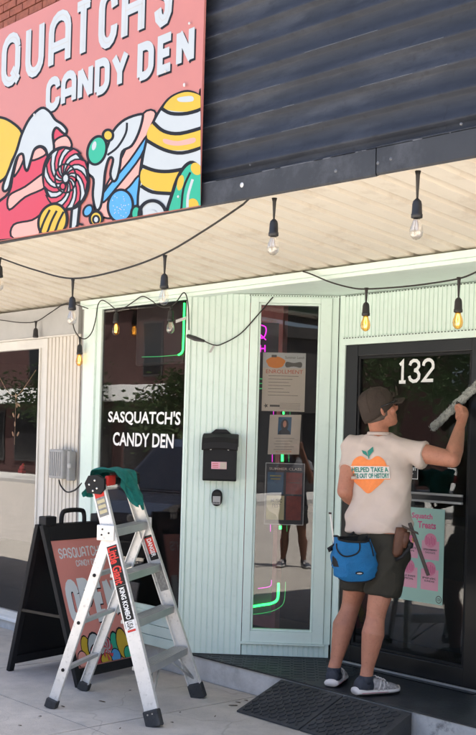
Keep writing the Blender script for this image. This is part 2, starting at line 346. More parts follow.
# entry step: concrete riser and dark worn tread, with the angled return under the window wall
es = struct(MB().box(-6.95, 4.75, -.004, 0, 6.0, .15).build('entry_step', 'riser', bevel=.006))
t = MB(); t.hexa([(-5.70, 4.735, .1505), (-3.05, 4.735, .1505), (-3.75, 5.44, .1505), (-5.0, 5.44, .1505), (-5.70, 4.735, .16), (-3.05, 4.735, .16), (-3.75, 5.44, .16), (-5.0, 5.44, .16)]).build('tread', 'stepdark', es)
MB().box(-3.745, 4.742, .0, -1.2, 4.7495, .149).build('painted_riser', 'riserpaint', es)
tl = MB()                                           # worn lug pattern of the tread sheet beside the window wall
for i in range(34):
    for j in range(11):
        x = -5.6 + i * .055; y = 4.76 + j * .055
        if (x - O2.x) - (y - O2.y) < .03 or x > -4.62 + .3 * (y - 4.7): continue
        d = V((.018, .018, 0)) if (i + j) % 2 else V((.018, -.018, 0)); n_ = V((-d.y, d.x, 0)).normalized() * .006
        tl.bar(V((x, y, .1602)) - d, V((x, y, .1602)) + d, n_, (0, 0, .0022))
struct(tl.build('tread_lug', 'stepdark', es), 'stuff')

# ================================================================== SHOP BUILDING
shop = thing('shop_building', (-4.4, 5.0, 0), 'pale mint green shop front with ribbed siding and recessed black entrance', 'building')
def ribbed(name, fn, s0, s1, z0, z1, pitch, parent, m='mint', depth=.006, gw=.007, thick=.02):
    """vertical ribs: fn(s, z, o) -> point; o is outward"""
    prof = []; n = max(1, round((s1 - s0) / pitch)); p = (s1 - s0) / n
    for k in range(n):
        a = s0 + k * p
        prof += [(a, 0), (a + .0015, -depth), (a + gw, -depth), (a + gw + .0025, 0)]
    prof.append((s1, 0)); mb = MB(); i = 0
    for (a, oa), (b_, ob) in zip(prof[:-1], prof[1:]): mb.quad(fn(a, z0, oa), fn(b_, z0, ob), fn(b_, z1, ob), fn(a, z1, oa))
    for z in (z0, z1):
        mb.f.append(tuple())
        mb.f.pop()
    mb.quad(fn(s0, z0, -thick), fn(s0, z1, -thick), fn(s1, z1, -thick), fn(s1, z0, -thick))
    mb.quad(fn(s0, z1, 0), fn(s1, z1, 0), fn(s1, z1, -thick), fn(s0, z1, -thick)); mb.quad(fn(s0, z0, 0), fn(s0, z0, -thick), fn(s1, z0, -thick), fn(s1, z0, 0))
    mb.quad(fn(s0, z0, 0), fn(s0, z1, 0), fn(s0, z1, -thick), fn(s0, z0, -thick)); mb.quad(fn(s1, z0, 0), fn(s1, z0, -thick), fn(s1, z1, -thick), fn(s1, z1, 0))
    return mb.build(name, m, parent, fix=False)
MR = V((-3.05, FAC, 0)); MRT = V((-.70711, .70711, 0)); MRN = V((-.70711, -.70711, 0))
def MWR(s, z, o=0.): return MR + MRT * s + MRN * o + UP * z           # the right-hand angled wall, mirror of MW
def DW(s, z, o=0.): return V((s, DR - o, z))                          # door wall
def FW(s, z, o=0.): return V((s, FAC - o, z))                         # facade wall
def slabp(mb, fn, s0, s1, z0, z1, o0, o1):
    return mb.hexa([fn(s0, z0, o0), fn(s1, z0, o0), fn(s1, z1, o0), fn(s0, z1, o0), fn(s0, z0, o1), fn(s1, z0, o1), fn(s1, z1, o1), fn(s0, z1, o1)])
def frame(name, fn, s0, s1, z0, z1, wl, wr, wt, wb, o0, o1, parent, m='mint', bev=.003):
    mb = MB(); slabp(mb, fn, s0, s0 + wl, z0, z1, o0, o1); slabp(mb, fn, s1 - wr, s1, z0, z1, o0, o1)
    slabp(mb, fn, s0 + wl, s1 - wr, z1 - wt, z1, o0, o1 - .001); slabp(mb, fn, s0 + wl, s1 - wr, z0, z0 + wb, o0, o1 - .001)
    return mb.build(name, m, parent, bevel=bev)
def dashes(fn, s0, s1, z, n, parent, ln=.55):
    mb = MB(); p = (s1 - s0) / n
    for k in range(n): slabp(mb, fn, s0 + k * p, s0 + (k + ln) * p, z - .0035, z + .0035, .001, .004)
    return struct(mb.build('vent_slot', 'mint_dash', parent), 'stuff')
for side, fn in ((0, MW), (1, MWR)):
    w = ribbed('angled_wall', fn, .012, .405, .165, 2.578, .0395, shop)
    ribbed('lower_siding', fn, .41, .99, .165, .252, .034, shop)
    slabp(MB(), fn, .955, .998, .253, 2.578, -.02, .004).build('corner_board', 'mint', shop)
    slabp(MB(), fn, -.006, .011, .16, 2.605, -.03, .006).build('corner_trim', 'mint', shop)
    wf = frame('window', fn, .41, .953, .255, 2.560, .055, .075, .038, .075, -.03, .014, shop)
    frame('window_bead', fn, .466, .877, .331, 2.521, .014, .014, .012, .012, -.04, .004, wf)
    slabp(MB(), fn, .405, .96, .243, .254, -.01, .024).build('sill', 'mint', wf)
    slabp(MB(), fn, .470, .873, .335, 2.518, -.022, -.016).build('pane', 'pane', wf)
    slabp(MB(), fn, .41, .955, 2.5605, 2.578, -.03, .003).build('head_trim', 'mint', shop)
    dashes(fn, .40, .995, 2.571, 34, shop)
    for o_, q in ((-.0215, 0), (-.0215, 1)): pass
# door wall
ribbed('door_side_siding', DW, -5.0, -4.955, .165, 2.578, .04, shop); ribbed('door_side_siding', DW, -3.795, -3.75, .165, 2.578, .04, shop)
ribbed('door_head_siding', DW, -4.955, -3.795, 2.30, 2.578, .033, shop, depth=.006)
slabp(MB(), DW, -4.955, -3.795, 2.247, 2.2995, -.03, .012).build('door_head_board', 'mint', shop, bevel=.003)
slabp(MB(), DW, -4.9545, -4.932, .165, 2.2465, -.03, .012).build('door_casing', 'mint', shop); slabp(MB(), DW, -3.818, -3.7955, .165, 2.2465, -.03, .012).build('door_casing', 'mint', shop)
def DWo(s, z, o=0.): return DW(s, z, o + .009)
dashes(DWo, -4.95, -3.80, 2.292, 46, shop); dashes(DW, -4.95, -3.80, 2.572, 46, shop)
# recess ceiling, beam along the facade line
MB().hexa([(-5.71, FAC + .08, 2.582), (-3.05, FAC + .08, 2.582), (-3.65, 5.5, 2.582), (-5.10, 5.5, 2.582), (-5.71, FAC + .08, 2.605), (-3.05, FAC + .08, 2.605), (-3.65, 5.5, 2.605), (-5.10, 5.5, 2.605)]).build('recess_ceiling', 'mint', shop)
bm_ = MB().box(-6.955, FAC - .045, 2.573, .2, FAC + .075, 2.611).build('beam', 'mint', shop, bevel=.004)
MB().box(-6.95, FAC - .028, 2.5495, .19, FAC + .06, 2.5725).build('beam_moulding', 'mint', bm_, bevel=.003)
# door
dr = frame('door', DW, -4.931, -3.819, .166, 2.246, .105, .105, .075, .115, -.05, .004, shop, 'doorblack', .004)
frame('glazing_bead', DW, -4.825, -3.925, .282, 2.170, .018, .018, .018, .018, -.03, -.004, dr, 'blackmatte', .002)
slabp(MB(), DW, -4.807, -3.943, .299, 2.152, -.022, -.016).build('pane', 'panedoor', dr)
for z in (1.252, 1.297): slabp(MB(), DW, -4.80, -3.95, z, z + .014, .012, .030).build('push_bar', 'greybox', dr, bevel=.003)
slabp(MB(), DW, -4.80, -3.95, 1.267, 1.296, -.0155, .016).build('mid_rail', 'doorblack', dr)
slabp(MB(), DW, -4.955, -3.79, .1605, .1655, -.02, .085).build('threshold', 'black', dr); slabp(MB(), DW, -4.955, -3.79, .166, .176, .022, .036).build('threshold_strip', 'alu', dr)
n1 = MB()
for ch, xa in (('1', -4.489), ('3', -4.405), ('2', -4.299)):
    for kq, q in enumerate(strokes(ch, xa, 1.995, .165, .135, .021)): n1.quad(*[DW(p.x, p.y, -.0148 + kq * 3e-5) for p in q])
n1.build('house_number', 'white', dr)
# left display window in the facade plane
lw = frame('window', FW, -6.93, -5.722, .402, 2.549, .205, .018, .012, .032, -.018, .004, shop)
slabp(MB(), FW, -6.93, -6.78, .4021, 2.5495, .0041, .022).build('casing', 'mint', lw, bevel=.003)
slabp(MB(), FW, -6.94, -5.72, .383, .4015, -.03, .03).build('sill', 'mint', lw, bevel=.003)
slabp(MB(), FW, -6.724, -5.741, .435, 2.536, -.015, -.009).build('pane', 'pane', lw)
boards = shop
for k in range(3): slabp(MB(), FW, -6.93, -5.716, .163 + k * .0733, .163 + (k + 1) * .0733 - .004, -.02, .008 + .004 * (k % 2)).build('siding_board', 'mint', shop, bevel=.003)
slabp(MB(), FW, -6.93, -5.716, .161, .382, -.05, -.021).build('siding_backing', 'interior', shop)
# lettering on the left window
def wtxt(o): return lambda x0, y0, x1, y1: None
lt = MB()
def fw_text(mb, s, xl, xr, yt, yb, bold=.02):
    tl_, tr_, br_, bl_ = [PY(x, y, FAC + .0075) for x, y in ((xl[0], xl[1]), (xr[0], xr[1]), (yb[0], yb[1]), (yt[0], yt[1]))]
    addtext(mb, s, quadmap(tl_, tr_, br_, bl_), bold)
fw_text(lt, "SASQUATCH'S", (108.5, 411), (181, 411.5), (108, 424), (180, 427.5), .022)
lt.build('window_lettering', 'white', lw); lt = MB()
fw_text(lt, "CANDY DEN", (113.2, 432), (174, 434), (112.8, 445.5), (173.3, 448.5), .022)
lt.build('window_lettering', 'white', lw)
# right side of the shop front, beyond the picture edge
rw = frame('window', FW, -3.04, .15, .402, 2.549, .03, .10, .012, .032, -.05, .004, shop)
slabp(MB(), FW, -3.008, .048, .435, 2.536, -.03, -.024).build('pane', 'pane', rw)
for k in range(3): slabp(MB(), FW, -3.04, .15, .163 + k * .0733, .163 + (k + 1) * .0733 - .004, -.02, .008).build('siding_board', 'mint', shop, bevel=.003)
# room behind the glass
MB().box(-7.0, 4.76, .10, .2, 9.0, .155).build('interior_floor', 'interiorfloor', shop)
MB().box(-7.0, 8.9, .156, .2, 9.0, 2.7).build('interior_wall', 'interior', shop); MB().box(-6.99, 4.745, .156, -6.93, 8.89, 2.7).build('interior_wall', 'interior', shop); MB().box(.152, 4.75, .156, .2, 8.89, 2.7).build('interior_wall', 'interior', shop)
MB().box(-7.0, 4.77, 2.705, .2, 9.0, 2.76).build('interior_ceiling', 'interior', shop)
MB().box(-6.90, 5.9, .156, -6.05, 5.95, 2.69).build('interior_partition', 'interiorpinklit', shop)  # pink glow on the inner wall, put into the partition's colour
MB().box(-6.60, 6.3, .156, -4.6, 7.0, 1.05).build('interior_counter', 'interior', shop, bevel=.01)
# upper brick wall of the building, bricks where the photo shows them
ub = MB().box(-16, 4.80, 2.765, 2, 9.0, 6.0).build('upper_wall', 'mortar', shop)
brk = MB().box(-.098, -.006, -.029, .098, .012, .029).mesh('brick')
b = bmesh.new(); b.from_mesh(brk); bmesh.ops.recalc_face_normals(b, faces=b.faces); b.to_mesh(brk); b.free()
for j in range(16):
    for i in range(16):
        piece('brick', brk, 'brickred', (-9.2 + i * .21 + (.105 if j % 2 else 0), 4.79 + random.uniform(-.002, .002), 4.70 + j * .0705), ub)

# ================================================================== NEIGHBOUR
nb = thing('neighbour_shop', (-9.5, 4.9, 0), 'white framed neighbouring shop window under a grey header panel', 'building')
ribbed('pillar', FW, -7.455, -7.0, .0, 2.372, .050, nb, 'pillarmat', .012, .012, .06)
slabp(MB(), FW, -6.999, -6.94, -.0, 2.60, -.08, -.035).build('wall_gap', 'brickred', nb)
slabp(MB(), FW, -6.985, -6.958, 0, 2.57, -.034, -.004).build('gap_pipe', 'greybox', nb)
MB().box(-14.0, FAC - .02, 2.373, -7.01, FAC + .09, 2.60).build('header_panel', 'header', nb, bevel=.004)
MB().box(-14.0, FAC - .03, 2.362, -7.03, FAC - .0, 2.3725).build('header_lip', 'offwhite', nb)
nw = frame('window', FW, -12.0, -7.456, .10, 2.361, .1, .115, .075, .045, -.05, .004, nb, 'offwhite', .004)
slabp(MB(), FW, -7.56, -7.54, .146, 2.285, .0042, .016).build('stop', 'offwhite', nw)
slabp(MB(), FW, -12.1, -7.45, .075, .0995, -.03, .05).build('sill', 'white', nw, bevel=.004)
slabp(MB(), FW, -11.9, -7.571, .145, 2.286, -.03, -.024).build('pane', 'pane', nw)
slabp(MB(), FW, -14, -7.456, -.004, .0745, -.06, .02).build('base', 'riser', nb)
slabp(MB(), FW, -14, -12.0, .075, 2.361, -.06, .0).build('wall', 'farbrick', nb)
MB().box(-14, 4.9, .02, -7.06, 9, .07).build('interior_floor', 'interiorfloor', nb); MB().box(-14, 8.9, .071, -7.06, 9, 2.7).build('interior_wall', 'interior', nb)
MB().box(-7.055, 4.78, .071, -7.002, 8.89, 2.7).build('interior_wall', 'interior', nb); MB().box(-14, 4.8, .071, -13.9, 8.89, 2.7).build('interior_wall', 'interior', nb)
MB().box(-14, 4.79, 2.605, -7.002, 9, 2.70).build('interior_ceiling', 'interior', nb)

# ================================================================== CANOPY
FY = 3.40
def fz(x): return 2.772 - (x + 5.98) * .0215                           # lower edge of the front, slightly out of level
cp = thing('canopy', (-4.5, 4.0, 2.61), 'dark ribbed metal canopy front with cream corrugated underside over the shop', 'canopy')
sf = MB(); x = -13.0; pr = []
while x < 2.0:
    pr += [(x, 0), (x + .100, 0), (x + .112, .022), (x + .142, .022)]; x += .154
ya, yb = FAC + .10, FY + .035
def sz(x, y, h): return 2.6125 + (fz(x) + .012 - 2.6125) * ((ya - y) / (ya - yb)) * 1.0 + h
for (xa, ha), (xb, hb) in zip(pr[:-1], pr[1:]):
    ys = [ya, yb]
    for y0, y1 in zip(ys[:-1], ys[1:]): sf.quad((xa, y0, sz(xa, y0, ha)), (xb, y0, sz(xb, y0, hb)), (xb, y1, sz(xb, y1, hb)), (xa, y1, sz(xa, y1, ha)))
sf.build('soffit', 'soffit', cp, fix=False)
MB().box(-13, 4.70, 2.72, 2, 4.80, 2.768).build('soffit_ledger', 'black', cp)
MB().hexa([(-13, FY + .05, fz(-13) + .20), (2, FY + .05, fz(2) + .25), (2, 4.795, 2.80), (-13, 4.795, 2.80), (-13, FY + .05, fz(-13) + .24), (2, FY + .05, fz(2) + .29), (2, 4.795, 2.84), (-13, 4.795, 2.84)]).build('roof_deck', 'flashing', cp)
# flashing band along the lower edge, in lengths with lapped joints
for xa, xb in ((-13, -9.3), (-9.3, -6.1), (-6.1, -2.92), (-2.92, 2.0)):
    g = .003; q = MB()
    P = [(FY + .03, .004), (FY - .05, -.034), (FY - .058, -.026), (FY - .06, .080), (FY - .035, .092), (FY + .03, .092)]
    q.rings([[V((xx, y, fz(xx) + z + (.003 if xb > -2 else 0))) for y, z in P] for xx in (xa + g, xb - g)])
    q.build('flashing', 'flashing', cp)
# horizontal ribbed panels
ZT = 4.02
for pi, (xa, xb) in enumerate(((-13, -9.9), (-9.9, -6.85), (-6.85, -3.79), (-3.79, -2.62), (-2.62, .45), (.45, 2.0))):
    q = MB(); P = []; z = .084; pitch = .107
    while fz(-4) + z < ZT - .1:
        P += [(o_, z + pitch * t_) for o_, t_ in ((0, 0), (0, .36), (.004, .42), (.020, .50), (.023, .54), (.021, .60), (.012, .74), (.004, .88))]; z += pitch
    P = [(o, zz + .0) for o, zz in P]; off = .0007 * (pi % 2)
    for (oa, za), (ob, zb) in zip(P[:-1], P[1:]):
        q.quad((xa, FY + .0 - oa - off, fz(xa) + za), (xb, FY - oa - off, fz(xb) + za), (xb, FY - ob - off, fz(xb) + zb), (xa, FY - ob - off, fz(xa) + zb))
    q = q.build('siding_panel', 'darksteel', cp, fix=False); b = bmesh.new(); b.from_mesh(q.data); bmesh.ops.remove_doubles(b, verts=b.verts, dist=1e-5); b.to_mesh(q.data); b.free()
    for p in q.data.polygons: p.use_smooth = True
we = MB()                                           # pale strips along the rib edges: worn paint and painted-in rib highlights
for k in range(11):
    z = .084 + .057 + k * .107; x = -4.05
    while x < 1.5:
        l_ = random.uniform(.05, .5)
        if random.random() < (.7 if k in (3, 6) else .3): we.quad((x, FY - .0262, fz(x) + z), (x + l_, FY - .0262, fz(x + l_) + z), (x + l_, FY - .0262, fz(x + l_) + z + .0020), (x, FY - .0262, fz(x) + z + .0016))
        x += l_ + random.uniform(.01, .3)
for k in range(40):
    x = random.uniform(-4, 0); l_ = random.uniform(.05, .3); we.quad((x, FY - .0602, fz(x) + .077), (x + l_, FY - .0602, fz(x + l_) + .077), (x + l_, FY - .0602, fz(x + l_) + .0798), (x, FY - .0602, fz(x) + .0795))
struct(we.build('worn_highlight_edge', 'wornhighlight', cp, fix=False), 'stuff')
MB().box(-13, FY + .012, 2.9, 2, FY + .04, ZT - .03).build('siding_backing', 'flashing', cp)
MB().box(-13, FY - .03, ZT - .04, 2, FY + .06, ZT).build('cap_flashing', 'flashing', cp)
for pxx, pyy, rr in ((242, 185, .013), (336, 171, .009), (378, 163, .008), (391, 159, .008), (250, 165, .004), (461, 124, .006)):
    c = PY(pxx, pyy, FY - .058); MB().lathe(c, [(rr, -.004), (rr * .9, .002), (rr * .3, .005)], 10, (0, -1, 0)).build('rivet', 'wornhighlight' if pxx != 242 else 'scuff', cp, smooth=True)

# ================================================================== PAINTED SIGN
SY = 3.322
sg = thing('painted_sign', (-5.6, SY, 2.77), 'large pink painted candy shop sign on the dark canopy front', 'sign')
KS = SY / 3.4; sgx0, sgx1 = -7.35, PY(201.6, 100, SY).x
sb0, sb1 = PY(0, 241.0, SY), PY(201.6, 205.4, SY)
def sgz(x): return sb0.z + (sb1.z - sb0.z) * (x - sb0.x) / (sb1.x - sb0.x)
def sp(x, z, l): return V((x, SY - .001 - l * .00007, z))
zt0 = 1.6 + 2.50 * KS
MB().hexa([(sgx0, SY, sgz(sgx0)), (sgx1, SY, sgz(sgx1)), (sgx1, SY + .012, sgz(sgx1)), (sgx0, SY + .012, sgz(sgx0)),
           (sgx0, SY, zt0), (sgx1, SY, zt0 - .035), (sgx1, SY + .012, zt0 - .035), (sgx0, SY + .012, zt0)]).build('sign_panel', 'signpink', sg)
L1 = {'S0': (-6.80, -6.62), 'A0': (-6.55, -6.33), 'S1': (-6.26, -6.08)}
row1 = [('S', -6.80, -6.61), ('A', -6.54, -6.32), ('S', -6.26, -6.08), ('Q', -6.019, -5.80), ('U', -5.739, -5.535), ('A', -5.487, -5.255), ('T', -5.225, -5.042), ('C', -4.985, -4.81), ('H', -4.774, -4.57), ("'", -4.545, -4.51), ('S', -4.489, -4.342)]
row2 = [('C', -5.50, -5.352), ('A', -5.342, -5.187), ('N', -5.172, -5.026), ('D', -5.008, -4.868), ('Y', -4.852, -4.70), ('D', -4.622, -4.482), ('E', -4.453, -4.322), ('N', -4.300, -4.160)]
for rows, zb, hh, w in ((row1, 3.69, .325, .058), (row2, 3.452, .198, .045)):
    zb = 1.6 + (zb - 1.6) * KS; hh *= KS; w *= KS
    for ch, xa, xb in rows:
        xa *= KS; xb *= KS
        gw = G[ch][0]; sx = max((xb - xa - w) / gw, .05); zz = zb + (xa + 5.2) * -.018
        sh, fc, ln = MB(), MB(), MB()
        for kq, q in enumerate(strokes(ch, xa + w / 2, zz + w / 2, sx, hh - w, w)):
            sh.quad(*[sp(p.x + .012, p.y - .012, .2 + kq * .25) for p in q]); fc.quad(*[sp(p.x, p.y, 6 + kq * .25) for p in q])
        if rows is row1:
            for q in strokes(ch, xa + w / 2 + .006, zz + w / 2, sx, hh - w, .006): ln.quad(*[sp(p.x, p.y, 12) for p in q])
        lo = fc.build('letter', 'signwhite', sg); sh.build('letter_shadow', 'signdark', lo)
        if ln.v: ln.build('letter_inline', 'header', lo)
# candy artwork traced as flat paint
def cA(x, y): return (x / 4.327, 100 + y / 4.327)
def cB(x, y): return (95 + x / 4.327, 80 + y / 4.327)
def ybot(x): return 240.6 - .1755 * x
def a3(p, l):
    x = min(p[0], 201.0); y = min(p[1], ybot(x)); q = PY(x, y, SY); return sp(q.x, q.z, l)
ART = {}; LAY = [5]
def art(pts, m, c=cA, curve=True, line=2.0, close=True):
    P = [c(*p) for p in pts]; P = [(q.x, q.y) for q in crv(P, 4, True)] if curve else P
    LAY[0] += 1; l = LAY[0]
    if m:
        if line or m == 'signyellow': MB().poly([a3(p, l) for p in P]).build('artwork', m, sg)
        else: ART.setdefault(m, MB()).poly([a3(p, l) for p in P])
    if line:
        for q in ribbon(P, line * 1.3, True): ART.setdefault('signdark', MB()).quad(*[a3(p, l + .5) for p in q])
def artline(pts, w=2.0, m='signdark', c=cA):
    P = [(q.x, q.y) for q in crv([c(*p) for p in pts], 4)]; LAY[0] += .2; 
    for q in ribbon(P, w): ART.setdefault(m, MB()).quad(*[a3(p, LAY[0] + .6) for p in q])
def artell(cx, cy, rx, ry, tilt, m, c=cA, line=2.0):
    t = R(tilt); art([(cx + rx * math.cos(k * .3927) * math.cos(t) - ry * math.sin(k * .3927) * math.sin(t), cy + rx * math.cos(k * .3927) * math.sin(t) + ry * math.sin(k * .3927) * math.cos(t)) for k in range(16)], m, c, True, line)
art([(-60, 80), (0, 75), (50, 95), (95, 140), (85, 200), (55, 260), (20, 340), (-60, 350)], 'signyellow')
art([(95, 180), (60, 300), (40, 400), (-30, 470), (-40, 600), (180, 590), (260, 560), (310, 330), (310, 205), (285, 150), (250, 120), (180, 120)], 'signred')
for st in ([(40, 415), (110, 375), (205, 310), (200, 375), (110, 420), (42, 475)], [(60, 540), (140, 520), (200, 490), (200, 600), (60, 600)], [(60, 330), (85, 300), (108, 245), (100, 232), (80, 245)], [(240, 175), (290, 155), (310, 205), (240, 215)], [(138, 262), (200, 235), (180, 205), (150, 218)]): art(st, 'signlight', line=1.6)
art([(180, 35), (130, 80), (95, 150), (75, 215), (45, 290), (15, 370), (20, 395), (40, 380), (55, 320), (75, 250), (100, 235), (108, 290), (120, 305), (135, 260), (150, 215), (175, 200), (200, 215), (215, 270), (235, 215), (230, 150), (245, 120), (270, 140), (285, 148), (290, 130), (270, 105), (240, 85), (215, 50)], 'signwhite')
# white drip, blue band and striped dome
art([(205, 150), (265, 145), (220, 260), (190, 450), (200, 580), (20, 590), (40, 480), (120, 330)], 'signlight', cB, line=1.6)
art([(228, 240), (150, 350), (40, 485), (38, 530), (100, 460), (200, 330)], 'signblue', cB, line=1.6); art([(197, 420), (150, 462), (90, 520), (110, 580), (200, 580)], 'signblue', cB, line=1.6)
art([(80, 222), (130, 172), (200, 148), (208, 165), (190, 230), (160, 285), (120, 310), (110, 370), (97, 425), (80, 438), (68, 405), (80, 345), (62, 340), (45, 400), (38, 480), (25, 550), (5, 560), (-8, 500), (-5, 430), (-30, 400), (-20, 340), (30, 330), (55, 290)], 'signwhite', cB)
artline([(140, 185), (135, 230), (100, 290), (55, 325)], 2.2, c=cB)
artell(10, 305, 40, 62, 14, 'signgreen', cB); artell(58, 240, 22, 24, 0, 'signyellow', cB)
artell(-2, 285, 9, 20, 14, 'signwhite', cB, 0)
art([(290, 120), (330, 75), (390, 50), (430, 56), (452, 70), (463, 82), (464, 600), (330, 600), (195, 590), (200, 400), (225, 260), (255, 180)], 'signwhite', cB)
for bnd in ([(300, 115), (335, 75), (390, 53), (440, 60), (480, 85), (480, 118), (420, 135), (360, 137), (310, 128)], [(250, 188), (228, 252), (300, 296), (380, 305), (480, 282), (480, 212), (400, 230), (310, 220)], [(205, 388), (201, 445), (240, 470), (300, 490), (340, 482), (372, 400), (300, 400), (250, 395)]): art(bnd, 'signyellow', cB, line=0)
for lnn in ([(288, 122), (330, 145), (400, 145), (480, 122)], [(255, 185), (300, 222), (370, 232), (480, 203)], [(222, 260), (300, 302), (380, 316), (480, 288)], [(205, 372), (260, 392), (320, 396), (390, 385)], [(200, 458), (250, 485), (330, 492)]): artline(lnn, 3.6, c=cB)
art([(360, 78), (420, 70), (425, 92), (370, 95)], 'signwhite', cB, line=0); art([(300, 255), (360, 265), (430, 250), (430, 272), (360, 285), (305, 275)], 'signlight', cB, line=0)
art([(322, 600), (340, 480), (375, 395), (415, 357), (450, 375), (480, 420), (480, 600)], 'signgreen', cB, line=2.6)
for e_ in ((440, 385, 22, 28, -30), (372, 445, 14, 34, 12), (425, 545, 26, 32, 0)): artell(*e_, 'signyellow', cB, 0)
artline([(415, 400), (385, 470), (375, 570)], 2.2, c=cB); artline([(425, 430), (405, 500), (402, 560)], 2.6, 'signwhite', cB)
artell(112, 545, 54, 70, 5, 'signblue', cB)
for k in range(26):
    a_, r_ = random.uniform(0, 6.28), random.uniform(.1, .8); artell(112 + 50 * r_ * math.cos(a_), 545 + 64 * r_ * math.sin(a_), 2.2, 2.2, 0, 'signwhite', cB, 0)
artell(182, 580, 22, 34, 0, 'signgreen', cB); artell(252, 585, 58, 62, 0, 'signyellow', cB, 2.6); artell(250, 575, 20, 12, 0, 'signwhite', cB, 0)
# swirl lollipop
LX, LY, LRX, LRY = 288, 340, 96, 134
art([(LX + 60, LY + 110), (LX + 50, 600), (LX + 20, 600), (LX + 30, LY + 100)], 'signwhite', curve=False)
artell(LX, LY, LRX, LRY, -8, 'signwhite', line=2.4)
def sw_(t, r_): tt = t + r_ * 1.5; return (LX + LRX * r_ * math.cos(tt) - 8 * r_ * math.sin(tt), LY + LRY * r_ * math.sin(tt))
for k in range(9):
    t0 = k * 2 * math.pi / 9; t1 = t0 + math.pi / 9
    ra = [i / 7 for i in range(1, 8)]
    art([sw_(t0, r_) for r_ in ra] + [sw_(t0 + (t1 - t0) * .5, 1)] + [sw_(t1, r_) for r_ in ra[::-1]], 'signred', curve=False, line=1.3)
artline([(LX + 46 * math.cos(t * .5), LY + 62 * math.sin(t * .5)) for t in range(14)], 1.8); artell(LX - 12, LY + 34, 12, 15, 0, 'signred', line=1.4)
artell(232, 525, 60, 76, 18, 'signyellow')
for k in (-1, 0, 1): artline([(205 + k * 34, 590 - k * 6), (225 + k * 32, 530), (250 + k * 30, 480 - k * -4)], 2.2)
artell(420, 515, 27, 32, 0, 'signyellow', line=2); artell(420, 518, 13, 16, 0, 'signwhite', line=1.6); artell(350, 560, 18, 22, 0, 'signblue', line=1.6); artell(385, 480, 18, 26, 30, 'signblue', line=1.6)
for m_, mb_ in ART.items(): struct(mb_.build('outline' if m_ == 'signdark' else 'highlight', m_, sg), 'stuff')
for pxx, pyy in ((167, 158 - 86), (191, 24), (186, 85), (36, 115), (186, 86), (180, 197)):
    q = PY(pxx, pyy, SY); MB().lathe(V((q.x, SY - .010, q.z)), [(.007, 0), (.006, .004), (.002, .006)], 8, (0, -1, 0)).build('screw', 'scuff', sg)
#PART3
# ================================================================== THINGS ON THE WALLS
# letter box on the angled wall
mbx = thing('mailbox', MW(.22, 1.3), 'black metal letter box with pink sticker on ribbed mint wall', 'mailbox')
q = MB(); P = [(.002, 0), (.085, 0), (.10, .012), (.10, .215), (.085, .235), (.002, .245)]
q.rings([[MW(s, 1.325 + z, o) for o, z in P] for s in (.125, .345)]).build('body', 'blackmatte', mbx, bevel=.003)
q = MB(); P = [(.003, .246), (.086, .238), (.115, .215), (.122, .222), (.122, .262), (.10, .295), (.05, .318), (.003, .325)]
q.rings([[MW(s, 1.325 + z - abs(s - .235) * .12, o) for o, z in P] for s in (.116, .17, .205, .265, .30, .354)]).build('lid', 'blackmatte', mbx, bevel=.003)
MB().hexa([MW(s, z, o) for o in (.0022, .02) for s, z in ((.120, 1.57), (.350, 1.57), (.350, 1.638), (.120, 1.638))]).build('back_plate', 'blackmatte', mbx); MB().hexa([MW(s, z, o) for o in (.0022, .03) for s, z in ((.165, 1.6385), (.305, 1.6385), (.270, 1.668), (.200, 1.668))]).build('hanger', 'blackmatte', mbx)
for s in (.175, .292): MB().lathe(MW(s, 1.535, .1005), [(.007, 0), (.006, .003), (.002, .004)], 8, MN).build('rivet', 'chrome', mbx)
slabp(MB(), MW, .182, .283, 1.405, 1.452, .1004, .1012).build('sticker', 'menupink', mbx)
slabp(MB(), MW, .240, .281, 1.407, 1.450, .1013, .1018).build('sticker', 'paper', mbx)
q = MB()
for k in range(3): slabp(q, MW, .188, .228, 1.414 + k * .012, 1.418 + k * .012, .1013, .1016)
struct(q.build('sticker_print', 'inkred', mbx), 'stuff')
kb = thing('key_lockbox', MW(.22, 1.17), 'small grey key safe with rounded top below the black letter box', 'lockbox')
q = MB(); q.rings([[MW(.184 + (.071 * .5) + (.0355 - i_) * math.cos(t), 1.21 + (.055 - i_) * (abs(math.sin(t)) ** .6) * (1 if math.sin(t) > 0 else -1), o) for t in [k * math.pi / 10 for k in range(20)]] for o, i_ in ((.002, 0), (.036, 0), (.042, .006))]); q.build('body', 'blackmatte', kb)
slabp(MB(), MW, .194, .245, 1.168, 1.222, .0425, .046).build('dial_plate', 'greybox', kb, bevel=.002)
slabp(MB(), MW, .199, .240, 1.228, 1.250, .0425, .0455).build('shutter', 'black', kb, bevel=.002)
for k in range(4): slabp(MB(), MW, .199 + k * .011, .206 + k * .011, 1.174, 1.182, .0461, .048).build('dial', 'black', kb)
# electrical box on the ribbed pillar
eb = thing('electrical_box', (-7.25, FAC, 1.38), 'grey ribbed outdoor electrical box with loose black lead on the beige pillar', 'electrical box')
q0, q1 = PY(50, 449, FAC - .10), PY(63, 479, FAC - .10); q2 = PY(77, 482, FAC - .02)
MB().box(q0.x, FAC - .11, q1.z, q1.x, FAC - .013, q0.z).build('cover', 'greybox', eb, bevel=.012)
q = MB()
for k in range(6):
    xx = q0.x + .02 + k * (q1.x - q0.x - .04) / 5.5; q.box(xx, FAC - .116, q1.z + .02, xx + .008, FAC - .108, q0.z - .02)
struct(q.build('rib', 'greybox', eb), 'stuff')
MB().box(q1.x + .003, FAC - .075, q1.z - .012, q2.x - .03, FAC - .013, q0.z - .01).build('body', 'greybox', eb, bevel=.006)
MB().lathe(V((q1.x + .05, FAC - .077, (q0.z + q1.z) / 2 - .01)), [(.022, 0), (.02, .01), (.008, .014)], 12, (0, -1, 0)).build('knob', 'header', eb)
